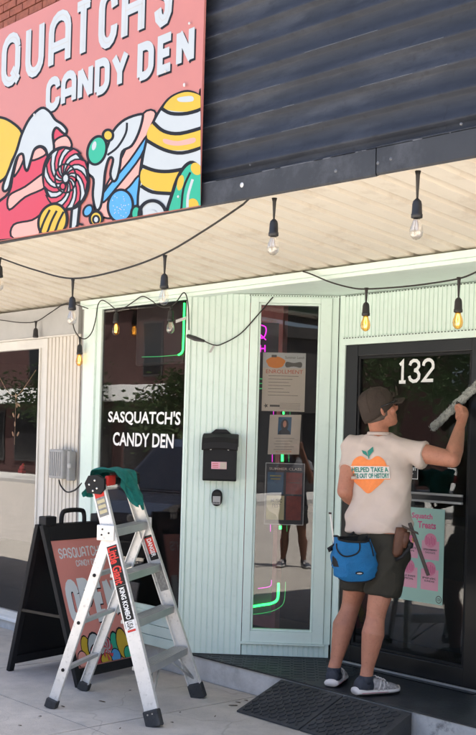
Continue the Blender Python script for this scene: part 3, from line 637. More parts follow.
MB().tube(crv([PY(59, 480, FAC - .05), PY(61, 486, FAC - .05), PY(67, 492, FAC - .04), PY(75, 490, FAC - .03), PY(82, 483, FAC - .02)], 5), .006, 6).build('lead', 'cable', eb, smooth=True)

# ================================================================== PAPERS IN THE ANGLED WINDOW
def WI(o): return lambda u, v: None
def paper(name, s0, s1, z0, z1, o, label, m='paper', tilt=0.):
    t = thing(name, MW((s0 + s1) / 2, z0, o), label, 'poster')
    def fn(u, v, l=0.): return MW(s0 + (s1 - s0) * u + tilt * (v - .5), z0 + (z1 - z0) * v + tilt * (u - .5) * .6, o + l)
    mb = MB(); mb.hexa([fn(0, 0, -.0015), fn(1, 0, -.0015), fn(1, 1, -.0015), fn(0, 1, -.0015), fn(0, 0), fn(1, 0), fn(1, 1), fn(0, 1)]); mb.build('sheet', m, t)
    return t, fn
def rect(mb, fn, u0, v0, u1, v1, l=.0006): return mb.quad(fn(u0, v0, l), fn(u1, v0, l), fn(u1, v1, l), fn(u0, v1, l))
def txt(mb, fn, s, u0, v0, u1, v1, l=.0009, bold=.0): return addtext(mb, s, lambda u, v: fn(u0 + (u1 - u0) * u, v0 + (v1 - v0) * v, l), bold)
PO = -.0245
p1, fn = paper('summer_flyer', .500, .787, 1.800, 2.193, PO, 'upper paper flyer with orange picture taped inside the narrow window', 'paper')
rect(MB(), fn, .0, .74, 1, 1).build('banner', 'header', p1)
q = MB(); q.poly([fn(.30 + .22 * math.cos(t) * (1 + .08 * math.sin(5 * t)), .835 + .10 * math.sin(t), .0012) for t in [k * .314 for k in range(20)]]); q.build('picture', 'inkorange', p1)
q = MB(); q.poly([fn(.72 + .20 * math.cos(t), .80 + .05 * math.sin(t) + .02 * math.sin(3 * t), .0012) for t in [k * .314 for k in range(20)]]); rect(q, fn, .20, .92, .32, .96, .0016); q.build('picture', 'ink', p1)
q = MB(); txt(q, fn, 'Summer Lunch', .52, .90, .97, .945); 
for k in range(7): rect(q, fn, .14, .60 - k * .055, (.84, .70, .62, .66, .5, .64, .84)[k], .607 - k * .055)
for i in range(9):
    rect(q, fn, .42, .04 + .012 * i, .90, .044 + .012 * i) if i % 2 == 0 else None
q.poly([fn(.1 + (.06 if k % 2 else .025) * math.cos(k * .628), .09 + (.045 if k % 2 else .018) * math.sin(k * .628), .001) for k in range(10)])
rect(q, fn, .19, .075, .42, .11); struct(q.build('print', 'ink', p1), 'stuff')
q = MB(); txt(q, fn, 'ENROLLMENT', .08, .645, .94, .71, bold=.0); q.build('headline', 'inkred', p1)
p2_, fn = paper('portrait_flyer', .553, .763, 1.512, 1.778, PO, 'paper flyer with a dark haired portrait photo in the narrow window', 'paper', .008)
rect(MB(), fn, .28, .50, .70, .94).build('photo', 'posterblue', p2_)
q = MB(); q.poly([fn(.49 + .12 * math.cos(t), .76 + .13 * math.sin(t) - (.03 if math.sin(t) < 0 else 0), .0010) for t in [k * .314 for k in range(20)]]); q.poly([fn(u, v, .0010) for u, v in ((.30, .505), (.68, .505), (.66, .58), (.56, .64), (.42, .64), (.32, .58))]); q.build('photo_print', 'paperdark', p2_)
MB().poly([fn(.49 + .055 * math.cos(t), .765 + .085 * math.sin(t), .0014) for t in [k * .314 for k in range(20)]]).build('photo_print', 'skin', p2_)
q = MB()
for k in range(5): rect(q, fn, .18 + .05 * (k % 2), .40 - k * .07, .82 - .06 * (k % 3), .408 - k * .07)
struct(q.build('print', 'ink', p2_), 'stuff'); q = MB(); txt(q, fn, 'ALL WELCOME', .25, .05, .75, .09); q.build('headline', 'inkorange', p2_)
p3_, fn = paper('notice_frame', .537, .801, 1.040, 1.454, PO, 'black framed board with four small posters low in the narrow window', 'paperdark')
q = MB()
for (u0, v0, u1, v1) in ((0, 0, 1, .012), (0, .988, 1, 1), (0, .012, .018, .988), (.982, .012, 1, .988)): rect(q, fn, u0, v0, u1, v1, .0008)
q.build('border', 'header', p3_); q = MB(); txt(q, fn, 'SUMMER CLASS', .10, .885, .92, .925, bold=.01); q.build('heading', 'paper', p3_)
for (u0, v0, u1, v1), m_ in (((.06, .50, .47, .85), 'posterblue'), ((.53, .50, .94, .85), 'postered'), ((.05, .08, .50, .47), 'postercream'), ((.55, .08, .93, .47), 'postered')):
    rect(MB(), fn, u0, v0, u1, v1, .0008).build('poster', m_, p3_)
q = MB(); q.poly([fn(u, v, .0011) for u, v in ((.05, .08), (.36, .08), (.30, .16), (.12, .22), (.05, .30))]); rect(q, fn, .12, .78, .40, .80, .0011); rect(q, fn, .14, .73, .38, .75, .0011); q.build('poster_print', 'posterolive', p3_)
q = MB(); txt(q, fn, 'MUSIC', .16, .36, .44, .42, .0011, .02); txt(q, fn, 'FEST', .20, .28, .42, .34, .0011, .02); rect(q, fn, .60, .68, .88, .69, .0011); q.build('poster_print', 'ink', p3_)

# LED signs inside the windows
ls = thing('led_sign', MW(.55, .5, -.09), 'green and pink LED outline sign glowing inside the narrow angled window', 'sign')
def wi(px, py, o=-.075): return PM(px, py, o)
def tube(mb, pts, r, n=6): return mb.tube([wi(*p) for p in crv(pts, 4)], r, n)
def rawt(pts, r, m_, nm='led_tube'): return MB().tube([wi(p.x, p.y) for p in crv(pts, 5)], r, 6).build(nm, m_, ls, smooth=True)
rawt([(278.5, 583), (278.3, 592), (277, 600), (271, 603.5), (262, 605), (247, 607.5)], .0085, 'neongreen')
rawt([(285.5, 582), (285, 594), (283, 604), (275, 610), (264, 613), (247, 615)], .0018, 'neondim')
rawt([(271.5, 580), (271, 585), (268, 587), (258, 588.5)], .002, 'neonpink')
rawt([(261, 325), (265.5, 327), (266, 332), (264, 337), (261, 338), (260, 333)], .004, 'neonpink'); rawt([(260, 334), (266, 340)], .0035, 'neonpink')
rawt([(260.5, 345), (260.5, 352)], .004, 'neonpink'); rawt([(265, 345), (265, 352)], .004, 'neonpink'); rawt([(260.5, 348.5), (265, 348.5)], .004, 'neonpink')
rawt([(258.5, 378.5), (263.5, 379.5), (264, 383), (263.5, 388), (258.5, 388.5)], .0035, 'neondim'); rawt([(258.5, 383.5), (263.5, 383.5)], .003, 'neondim')
for yy, l_ in ((413, 2.6), (458, 7.0), (527.5, 3.5)):
    dx = (413 - yy) * .027
    rawt([(283.5 + dx, yy - l_ / 2), (283.5 + dx, yy + l_ / 2)], .0085 if l_ > 3 else .006, 'neongreen'); rawt([(273.5 + dx, yy - 4), (273.5 + dx, yy + 4)], .002, 'neonpink'); rawt([(290 + dx, yy - 4), (290 + dx, yy + 4)], .0015, 'neondim')
slabp(MB(), MW, .478, .60, .42, 2.40, -.105, -.10).build('backing', 'paperdark', ls)
tv = thing('window_light_box', PY(160, 365, FAC + .2), 'black light box with green LED edge hung inside the lettered window', 'sign')
a_, b_ = PY(137, 305, FAC + .05), PY(185, 364, FAC + .05)
MB().box(a_.x, FAC + .045, b_.z, b_.x - .012, FAC + .10, 2.68).build('box', 'black', tv, bevel=.02)
q = PY(143, 357, FAC + .19); MB().tube(crv([PY(184.4, 303, FAC + .032), PY(184.0, 320, FAC + .032), PY(183.2, 345, FAC + .032), PY(182.2, 352, FAC + .032), PY(178.5, 355, FAC + .032)], 6), .007, 6).build('led_tube', 'neongreen', tv, smooth=True)
MB().tube([PY(178.5, 355, FAC + .032), PY(160, 356.5, FAC + .032), PY(142, 357, FAC + .032)], .0022, 6).build('led_tube', 'neondim', tv, smooth=True)

# menu poster and payment notice on the door glass
mp_ = thing('menu_poster', (-4.25, DR, .62), 'pale teal candy menu poster with pink cards on the lower door glass', 'poster')
def fn(u, v, l=0.): return V((-4.455 + .352 * u, DR - .016 - l - .006 * u + .016 + .0, 0)) * 1 + UP * (.640 + .575 * v - .0 * u)
def fn(u, v, l=0.): return V((-4.455 + .352 * u, DR + .0145 - l, .630 + .582 * v))
MB().hexa([fn(0, 0, -.001), fn(1, 0, -.001), fn(1, 1, -.001), fn(0, 1, -.001), fn(0, 0), fn(1, 0), fn(1, 1), fn(0, 1)]).build('sheet', 'teal', mp_)
for u0, v0, u1, v1 in ((.05, .46, .44, .72), (.52, .46, .90, .72), (.05, .14, .44, .42), (.52, .14, .90, .42)):
    c = rect(MB(), fn, u0, v0, u1, v1 - .06, .0006).build('card', 'menupink', mp_)
    uc, vc = (u0 + u1) / 2, v1 - .055
    MB().poly([fn(uc + .135 * math.cos(k * .314), vc + .075 * math.sin(k * .314), .0010) for k in range(20)]).build('picture', 'menucircle', c)
    q = MB()
    for k in range(6): rect(q, fn, uc - .10 + k * .037, vc - .05 + .01 * (k % 2), uc - .085 + k * .037, vc + .045 - .012 * (k % 3), .0013)
    struct(q.build('picture_print', 'menudeep', c), 'stuff')
    q = MB(); txt(q, fn, ('CHOCOLATE', 'STRAWBERRY', 'MILK SHAKE', 'PINK')[int(u0 > .3) + 2 * int(v0 < .3)], u0 + .04, v1 - .165, u1 - .04, v1 - .145, .0012, .02); txt(q, fn, ('DROPS', 'CHOCOLATE', 'SPECIAL', 'SUNDAE')[int(u0 > .3) + 2 * int(v0 < .3)], u0 + .08, v1 - .195, u1 - .08, v1 - .175, .0012, .02); q.build('card_text', 'ink', c)
q = MB(); txt(q, fn, 'Squatch', .28, .87, .74, .945, .0006, .03); txt(q, fn, 'Treats', .42, .785, .82, .86, .0006, .03); q.build('title', 'menudeep', mp_)
q = MB(); q.poly([fn(.92 + .065 * math.cos(k * .314), .055 + .04 * math.sin(k * .314), .0006) for k in range(20)]); q.build('emblem', 'ink', mp_)
q = MB(); q.poly([fn(.92 + .05 * math.cos(k * .314), .055 + .031 * math.sin(k * .314), .0009) for k in range(20)]); q.build('emblem', 'teal', mp_)
q = MB(); txt(q, fn, 'CD', .885, .04, .955, .07, .0012, .04); q.build('emblem', 'ink', mp_)
ns = thing('payment_notice', (-4.36, DR, 1.4), 'small black notice with white lettering on the door beside the person', 'notice')
def fn(u, v, l=0.): return V((-4.53 + .215 * u, DR + .0150 - l, 1.385 + .145 * v))
MB().hexa([fn(0, 0, -.0006), fn(1, 0, -.0006), fn(1, 1, -.0006), fn(0, 1, -.0006), fn(0, 0), fn(1, 0), fn(1, 1), fn(0, 1)]).build('sheet', 'black', ns)
q = MB()
for u0, v0, u1, v1 in ((.01, .01, .99, .04), (.01, .96, .99, .99), (.01, .04, .03, .96), (.97, .04, .99, .96), (.03, .60, .97, .625)): rect(q, fn, u0, v0, u1, v1, .0005)
q.build('border', 'white', ns); q = MB(); txt(q, fn, 'NO CHECKS', .08, .70, .92, .88, .0006, .03); txt(q, fn, 'CASH OR DEBIT', .08, .38, .93, .52, .0006, .03); txt(q, fn, 'ONLY', .52, .12, .82, .27, .0006, .03); q.build('lettering', 'white', ns)

# hanging garland and bird in the neighbour's window
gd = thing('leaf_garland', PY(16, 400, FAC + .12), 'copper leaf garland hanging inside the neighbouring window', 'garland')
g0 = PY(16, 395, FAC + .12)
MB().tube(crv([PY(0, 378, FAC + .12), PY(8, 392, FAC + .12), PY(16, 396, FAC + .12), PY(24, 388, FAC + .12), PY(36, 370, FAC + .12)], 4), .0025, 5).build('cord', 'leafornament', gd)
MB().tube([g0, g0 - UP * .42], .0015, 5).build('cord', 'leafornament', gd)
for k, (px, py, a) in enumerate(((17, 405, 0), (13.5, 415, 35), (18.5, 416, -30), (13, 434, 30), (18, 434, -40), (15, 424, 0), (19, 405, 60), (16, 396, 20))):
    c = PY(px, py, FAC + .12); ca, sa = math.cos(R(a)), math.sin(R(a)); ex = V((ca, 0, sa)); ez = V((-sa, 0, ca))
    q = MB(); q.ell(c, ex * .011, V((0, .004, 0)), ez * .024, 8, 6); q.build('leaf', 'leafornament', gd, smooth=True)
rb = thing('bird_ornament', PY(22, 479, FAC + .12), 'small red bird figure standing inside the neighbouring window', 'ornament')
c = PY(22, 468, FAC + .12); q = MB(); q.ell(c, (.028, 0, .008), (0, .02, 0), (-.006, 0, .022)); q.ell(c + V((.018, 0, .026)), (.014, 0, 0), (0, .013, 0), (0, 0, .014)); q.bar(c + V((-.02, 0, -.005)), c + V((-.05, 0, -.018)), (0, .008, 0), (0, 0, .003)); q.build('body', 'redornament', rb, smooth=True)
MB().lathe(c + V((.032, 0, .026)), [(.004, 0), (.0005, .012)], 6, (1, 0, 0)).build('beak', 'signyellow', rb)
MB().box(c.x - .03, c.y - .02, c.z - .045, c.x + .03, c.y + .02, c.z - .021).build('base', 'redornament', rb)
MB().box(-11.5, FAC + .07, .72, -7.62, FAC + .32, c.z - .0455).build('display_shelf', 'interiorfloor', nb)

# ================================================================== STRING LIGHTS
def bulb(t, node, drop, lit, k=1.):
    """node on the cable, socket hanging below it"""
    node = V(node); MB().tube([node + V((0, 0, .004)), node - UP * .012, node - UP * drop], [.013, .009, .004], 7).build('drop_cord', 'cable', t, smooth=True)
    s = node - UP * drop
    sk = MB().lathe(s, [(.006, .01), (.016, 0), (.019, -.012), (.021, -.05), (.023, -.052), (.023, -.066), (.017, -.068)], 12).build('socket', 'socket', t, smooth=True)
    g = s - UP * .068
    if lit is None: return
    gb = MB().lathe(g, [(.014, 0), (.016, -.012), (.025, -.035), (.0275, -.052), (.024, -.070), (.013, -.082), (.001, -.086)], 14).build('bulb', 'bulbamber' if lit else 'bulbglass', t, smooth=True)
    fl = MB()
    for j in range(4):
        a = j * math.pi / 2; fl.tube([g + V((.004 * math.cos(a), .004 * math.sin(a), -.008)), g + V((.010 * math.cos(a), .010 * math.sin(a), -.038)), g + V((.005 * math.cos(a + .7), .005 * math.sin(a + .7), -.066))], .0022 if lit else .0010, 5)
    fl.build('filament', 'amber' if lit else 'filament', gb)
CYL = FY + .10
s1 = thing('string_lights', PY(73, 278, CYL), 'front festoon string of clear bulbs hanging along the canopy edge', 'string lights', 'festoon string lights')
cab = [PY(-60, 235, CYL), PY(-30, 248, CYL), PY(0, 258, CYL), PY(35, 270, CYL), PY(73, 278.5, CYL), PY(120, 270, CYL), PY(164, 254, CYL), PY(205, 230, CYL), PY(243, 204.5, FY + .02)]
MB().tube(crv(cab, 6), .0052, 6).build('cable', 'cable', s1, smooth=True)
for px, py, dr_ in ((0, 258, .055), (73, 279, .11), (165, 256, .10)): bulb(s1, PY(px, py, CYL), dr_, False)
for px, py, dr_ in ((274.5, 199, .10), (418, 172, .115)): bulb(s1, PY(px, py, FY + .02), dr_, False)
MB().tube([PY(243, 204.5, FY + .02)] + [V((xx, FY, fz(xx) + .03)) for xx in (-3.65, -3.2, -2.7, -2.0, -1.2)], .0052, 6).build('cable', 'cable', s1, smooth=True)
L2 = FAC - .07
s2 = thing('string_lights', PY(113, 312, L2), 'rear festoon string looping over the lettered window with amber bulbs', 'string lights', 'festoon string lights')
MB().tube(crv([PY(-20, 319, L2), PY(0, 320, L2), PY(20, 322.5, L2), PY(36, 321.5, L2), PY(50, 313, L2), PY(64, 304, L2), PY(72, 303.5, L2), PY(88, 308.5, L2)], 5), .0042, 6).build('cable', 'cable', s2, smooth=True)
MB().tube(crv([PY(73, 324, L2), PY(75, 331, L2), PY(80, 337.5, L2), PY(86, 338.5, L2), PY(92, 332, L2), PY(96, 318, L2), PY(98, 305, L2), PY(102, 300.3, L2), PY(108, 303, L2), PY(116.5, 309.5, L2), PY(124, 308, L2), PY(133, 302, L2), PY(142, 296.5, L2), PY(150, 299.5, L2), PY(160, 306.5, L2), PY(170, 307, L2), PY(177, 301, L2), PY(183, 293, L2), PY(186.5, 296, L2), PY(188.5, 310, L2), PY(189, 330, L2)], 5), .0042, 6).build('cable', 'cable', s2, smooth=True)
for px, py, dr_, lt_ in ((36, 321.5, .06, None), (80, 337.5, .06, True), (116.5, 309, .035, True), (171, 307, .028, False)): bulb(s2, PY(px, py, L2), dr_, lt_)
s2p = [PY(188, 336, L2), PY(195, 338.5, L2), PY(204, 341, L2)]; MB().tube(s2p, [.014, .017, .009], 8).build('plug', 'socket', s2)
MB().tube(crv([PM(204, 341, .02), PM(214, 345, .02), PM(222, 344, .02), PM(240, 334, .02), PM(256, 317, .02), PM(273, 297, .02)], 6), .0042, 6).build('cord', 'cable', s2, smooth=True)
tg = MB().bar(PM(214, 345.5, .022), PM(210, 352.5, .03), MT * .008, MN * .001).build('tag', 'header', s2)
MB().bar(PY(176, 321.5, L2), PY(186, 318, L2), V((0, 0, .010)), V((0, .002, 0))).build('tag', 'header', s2)
s3 = thing('string_lights', PY(366, 289, L2), 'short festoon string with amber bulbs above the black door', 'string lights', 'festoon string lights')
MB().tube(crv([PY(303, 271.5, L2), PY(312, 274.5, L2), PY(330, 282, L2), PY(350, 287.5, L2), PY(366, 289, L2), PY(400, 287, L2), PY(430, 283.5, L2), PY(459, 278.5, L2), PY(476, 272, L2), PY(500, 259, L2), PY(530, 244, L2)], 5), .0046, 6).build('cable', 'cable', s3, smooth=True)
for px, py, dr_ in ((366.5, 288.5, .085), (459, 278, .11)): bulb(s3, PY(px, py, L2), dr_, True)

# ================================================================== RAMPS
def ramp(x0, x1, label):
    t = thing('threshold_ramp', ((x0 + x1) / 2, 4.5, 0), label, 'ramp', 'rubber threshold ramps')
    y0, y1, h = 4.365, 4.728, .148
    MB().hexa([(x0, y0, .001), (x1, y0, .001), (x1, y1, .001), (x0, y1, .001), (x0, y0, .010), (x1, y0, .010), (x1, y1, h), (x0, y1, h)]).build('wedge', 'rubber', t, bevel=.004)
    q = MB(); nx = int((x1 - x0 - .03) / .036); ny = 12
    sl = V((0, y1 - y0, h - .01)).normalized(); nn = V((0, -sl.z, sl.y)); L_ = V((0, y1 - y0, h - .01)).length
    for i in range(nx):
        for j in range(ny):
            c = V((x0 + .032 + i * .036, y0, .010)) + sl * (.02 + (j + .5) * (L_ - .04) / ny)
            d = (V((1, 0, 0)) + sl) if (i + j) % 2 else (V((1, 0, 0)) - sl); d = d.normalized() * .0175; wv = d.cross(nn).normalized() * .0058
            q.bar(c - d, c + d, wv, nn * .007)
    struct(q.build('tread_lug', 'rubber', t), 'stuff')
ramp(-4.778, -4.266, 'black rubber ramp with raised tread, left half below the narrow window'); ramp(-4.256, -3.765, 'black rubber ramp with raised tread, right half under the person')

# ================================================================== SANDWICH BOARD
ab = thing('sandwich_board', (-6.2, 4.2, 0), 'black folding pavement sign reading OPEN on pink behind the ladder', 'sandwich board')
Ab = V((-5.83, 3.95, 0)); Eb = V((-.206, .978, 0)).normalized(); Bb = V((-6.51, 3.85, 0)); Tb = V((-6.205, 3.875, 1.02)); WB = .62
def leaf(foot, top, nm, face):
    d = (top - foot).normalized(); L_ = (top - foot).length; n = d.cross(Eb).normalized()
    if n.dot(V((1, 0, 0))) < 0: n = -n
    if not face: n = n
    def fn(u, v, l=0.): return foot + Eb * (u * WB) + d * (v * L_) + n * l
    for nm2, u0, u1, v0, v1 in (('side_rail', 0, .07, 0, .985), ('side_rail', .93, 1, 0, .985), ('top_rail', .0705, .9295, .885, .985), ('bottom_rail', .0705, .9295, .05, .105)):
        MB().hexa([fn(u0, v0, -.016), fn(u1, v0, -.016), fn(u1, v1, -.016), fn(u0, v1, -.016), fn(u0, v0, .016), fn(u1, v0, .016), fn(u1, v1, .016), fn(u0, v1, .016)]).build(nm2, 'blackmatte', ab, bevel=.004)
    pn = MB().hexa([fn(.071, .106, -.006), fn(.929, .106, -.006), fn(.929, .884, -.006), fn(.071, .884, -.006), fn(.071, .106, .006), fn(.929, .106, .006), fn(.929, .884, .006), fn(.071, .884, .006)]).build('panel', 'boardpink' if face else 'black', ab)
    return fn, pn
fb, pn = leaf(Ab, Tb + V((.012, 0, 0)), 'front', True); leaf(Bb, Tb - V((.03, 0, 0)), 'back', False)
def pf(u, v, l=0.): return fb(.075 + .85 * u, .108 + .772 * v, .0065 + l * .0004)
def ptext(s, u0, v0, h, w, m_, l, sx, off=(0, 0)):
    q = MB(); qs, xe = stext(s, 0, 0, 1, w, .16, 1.); sc = sx / xe; k = 0
    for z in qs:
        k += 1; q.quad(*[pf(u0 + p.x * sc + off[0], v0 + p.y * h + off[1], l + k * .04) for p in z])
    return q.build('lettering', m_, pn)
ptext("SASQUATCH'S", .10, .86, .075, .16, 'boardgrey', 1, .84); ptext("CANDY DEN", .36, .785, .045, .16, 'boardgrey', 1, .42)
ptext("OPEN", .10, .37, .27, .36, 'signdark', 1, .92, (.014, -.010)); ptext("OPEN", .10, .37, .27, .36, 'boardgrey', 8, .92)
def blob(u, v, ru, rv, m_, l, line=True):
    P = [(u + ru * math.cos(k * .3927), v + rv * math.sin(k * .3927)) for k in range(16)]
    if line: MB().poly([pf(min(max(u + ru * 1.14 * math.cos(k * .3927), 0), 1), max(v + rv * 1.14 * math.sin(k * .3927), .004), l - .5) for k in range(16)]).build('artwork', 'signdark', pn)
    MB().poly([pf(min(max(a, 0), 1), max(b, .005), l) for a, b in P]).build('artwork', m_, pn)
for k, (u, v, ru, rv, m_) in enumerate(((.20, .14, .075, .09, 'signyellow'), (.36, .12, .12, .12, 'signwhite'), (.36, .06, .11, .09, 'signred'), (.55, .10, .11, .10, 'signwhite'), (.10, .05, .08, .07, 'signlight'), (.72, .11, .08, .11, 'signgreen'), (.85, .12, .10, .12, 'signyellow'), (.50, .02, .09, .05, 'signyellow'), (.68, .03, .08, .06, 'signblue'), (.92, .03, .08, .06, 'signgreen'))): blob(u, v, ru, rv, m_, 3 + k * 1.2)
for j in range(7):
    a = j * .9; MB().poly([pf(.55 + r_ * math.cos(a + r_ * 9 + da), .10 + r_ * .9 * math.sin(a + r_ * 9 + da), 20 + j * .2) for r_, da in ((.01, 0), (.05, 0), (.10, 0), (.10, .42), (.05, .42), (.01, .42))]).build('artwork', 'signred', pn)
hd = crv([Tb + Eb * .20 + UP * -.02, Tb + Eb * .205 + UP * .045, Tb + Eb * .24 + UP * .072, Tb + Eb * .38 + UP * .072, Tb + Eb * .415 + UP * .045, Tb + Eb * .42 - UP * .02], 4); MB().tube(hd, .016, 8).build('handle', 'blackmatte', ab, smooth=True)
for u in (.03, .52): MB().obox(Tb + Eb * (u + .045) + UP * .012, Eb * .05, V((.045, 0, 0)), UP * .03).build('hinge_cap', 'blackmatte', ab, bevel=.008)
for z in (.42,): MB().bar(Ab.lerp(Tb, z) + Eb * .01, Bb.lerp(Tb, z) + Eb * .01, Eb * .004, UP * .009).build('stay', 'black', ab)

# ================================================================== LADDER
ld = thing('step_ladder', (-5.3, 3.95, 0), 'aluminium folding step ladder with red and black stickers standing open', 'ladder')
F1, F2, R1, R2 = V((-4.80, 3.775, 0)), V((-5.185, 4.425, 0)), V((-5.49, 3.54, 0)), V((-5.755, 3.945, 0))
T1, T2 = V((-5.282, 3.68, 1.325)), V((-5.482, 4.06, 1.345)); J1 = F1.lerp(T1, .79); 
J2 = F2.lerp(T2, .79)
wv = (T2 - T1).normalized()
def rail(a, b, half_w, half_t, nm, m_, flange=True):
    d = (b - a).normalized(); across = wv - d * wv.dot(d); across.normalize(); depth = d.cross(across).normalized()
    q = MB(); q.bar(a, b, depth * half_w, across * .0025)
    sgn = 1 if nm == 'near' else -1
    for k in (-1, 1): q.bar(a + depth * half_w * k + across * sgn * half_t * .9, b + depth * half_w * k + across * sgn * half_t * .9, depth * .0028, across * half_t)
    return q, d, across, depth
for a, b, nm in ((F1, T1, 'near'), (F2, T2, 'far')):
    q, d, ac, de = rail(a + (b - a).normalized() * .03, b, .040, .014, nm, 'alulight'); q.build('front_rail', 'alulight', ld, bevel=.0012)
    ft = MB(); ft.obox(a + d * .045 + ac * (.006 if nm == 'near' else -.006), de * .047, ac * .026, d * .048); ft.build('foot', 'rubber', ld, bevel=.010)
    for kk in (-1, 1): MB().lathe(a + d * .07 + de * .015 * kk - ac * (.02 if nm == 'near' else -.02), [(.005, 0), (.004, .004)], 8, -ac if nm == 'near' else ac).build('rivet', 'chrome', ld)
for a, b, nm in ((R1, J1, 'near'), (R2, J2, 'far')):
    bb = a.lerp(b, 1.0); q, d, ac, de = rail(a + (b - a).normalized() * .02, bb, .027, .011, nm, 'alulight'); q.build('rear_rail', 'alulight', ld, bevel=.0012)
    MB().obox(a + d * .028, de * .036, ac * .024, d * .028).build('foot', 'rubber', ld, bevel=.008)
def ptF(s, f): return F1.lerp(T1, f).lerp(F2.lerp(T2, f), s)
def ptR(s, f): return R1.lerp(J1, f).lerp(R2.lerp(J2, f), s)
dF = (T1 - F1).normalized(); out = V((.854, .52, 0))
for f in (.225, .415, .605, .795):
    a, b_ = ptF(.02, f), ptF(.98, f); st = MB(); st.bar(a - out * .018, b_ - out * .018, out * .044, UP * .011); stp = st.build('step', 'stepalu', ld, bevel=.003)
    q = MB()
    for k in range(5): q.bar(a - out * (.05 - k * .016) + UP * .0115, b_ - out * (.05 - k * .016) + UP * .0115, out * .002, UP * .0018)
    struct(q.build('grip_ridge', 'alu', stp), 'stuff')
    MB().bar(a + out * .0275 - UP * .012, b_ + out * .0275 - UP * .012, out * .002, UP * .022).build('step_lip', 'alu', stp)
for f in (.22, .49, .76):
    a, b_ = ptR(.0, f), ptR(1., f); MB().bar(a - UP * .0, b_, V((.854, .52, 0)) * .016, UP * .012).build('rung', 'alu', ld, bevel=.004)
    for pnt, sg_ in ((a, -1),): MB().lathe(pnt - wv * .002, [(.011, 0), (.010, .005), (.003, .007)], 10, -wv).build('rivet', 'black', ld)
lowa, lowb = ptF(.0, .215), ptF(1, .215)
for s_, ft_ in ((.22, F1), (.40, F1), (.62, F2), (.80, F2)):
    a = lowa.lerp(lowb, s_); e_ = ft_ + dF * .12 + (lowa - lowb).normalized() * (-.02 if ft_ is F1 else .02)
    MB().tube([a - UP * .012, e_], .007, 7).build('brace', 'alu', ld, smooth=True)
# hinge heads
for T_, sg_ in ((T1, -1), (T2, 1)):
    d = dF; de = d.cross(wv).normalized(); P = [(-.068, .0), (-.05, -.055), (.035, -.06), (.06, -.03), (.058, .03), (.01, .052), (-.045, .045)]
    c = T_ + wv * sg_ * .012; q = MB(); q.rings([[c + V((.88, .475, 0)) * u + UP * v + wv * sg_ * w_ for u, v in P] for w_ in (-.012, .016)]); hp = q.build('hinge_plate', 'blackmatte', ld, bevel=.003)
    for u, v in ((-.035, -.005), (.0, .02), (.015, -.025), (-.01, -.04)): MB().lathe(c + V((.88, .475, 0)) * u + UP * v + wv * sg_ * .016, [(.007, 0), (.006, .004), (.002, .005)], 8, wv * sg_).build('rivet', 'chrome', hp)
MB().bar(T1, T2, V((.88, .475, 0)) * .03, UP * .02).build('top_bar', 'blackmatte', ld, bevel=.006)
MB().obox(T1 + wv * .10 + UP * .012 - V((.88, .475, 0)) * -.035, V((.88, .475, 0)) * .012, wv * .05, UP * .03).build('release_grip', 'stickred', ld, bevel=.008)
# pivot brackets
for J_, sg_ in ((J1, -1), (J2, 1)):
    MB().obox(J_ - V((.88, .475, 0)) * .012 + wv * sg_ * .012, V((.88, .475, 0)) * .055, wv * .008, UP * .045).build('pivot_bracket', 'alulight', ld, bevel=.006)
    for u, v in ((-.03, .02), (-.035, -.012), (.01, .0)): MB().lathe(J_ + V((.88, .475, 0)) * u + UP * v + wv * sg_ * .020, [(.006, 0), (.005, .004)], 8, wv * sg_).build('rivet', 'black', ld)
# stickers on the near front rail
d = (T1 - F1).normalized(); ac = (wv - d * wv.dot(d)).normalized(); de = d.cross(ac).normalized(); LF = (T1 - F1).length
if de.dot(V((1, 0, 0))) < 0: de = -de
def lf(u, v, l=0.): return F1 + d * (v * LF) + de * ((u - .5) * .078) - ac * (.0035 + l)
def lsheet(u0, v0, u1, v1, m_, l=.0006): return MB().quad(lf(u0, v0, l), lf(u1, v0, l), lf(u1, v1, l), lf(u0, v1, l)).build('sticker', m_, ld)
def ltext(s, v0, v1, u0, u1, m_, l=.0012): 
    q = MB(); addtext(q, s, lambda x, y: lf(u0 + (u1 - u0) * y, v1 + (v0 - v1) * x, l), .03); return q.build('sticker_text', m_, ld)
lsheet(.08, .569, .92, .735, 'black'); ltext('Little Giant', .575, .730, .10, .88, 'stickred')
lsheet(.08, .395, .92, .568, 'black'); ltext('KING KOMBO', .43, .560, .30, .72, 'white'); lsheet(.12, .375, .92, .425, 'white', .0010); lsheet(.18, .379, .86, .388, 'stickred', .0014); ltext('USA', .39, .421, .25, .75, 'ink', .0014)
lsheet(.10, .86, .90, .955, 'stickgrey'); lsheet(.10, .94, .90, .97, 'stickred', .0009)
for k in range(3): lsheet(.18, .872 + k * .022, .82, .886 + k * .022, 'postercream', .0012)
d2 = (T2 - F2).normalized(); ac2 = (wv - d2 * wv.dot(d2)).normalized(); de2 = d2.cross(ac2).normalized()
if de2.dot(V((1, 0, 0))) < 0: de2 = -de2
L2_ = (T2 - F2).length
def lf(u, v, l=0.): return F2 + d2 * (v * L2_) + de2 * ((u - .5) * .078) - ac2 * (.0035 + l)
lsheet(.12, .63, .88, .74, 'black'); lsheet(.16, .66, .84, .73, 'stickred', .0009); ltext('DANGER', .645, .725, .3, .7, 'white', .0013); lsheet(.12, .49, .88, .61, 'stickgrey')

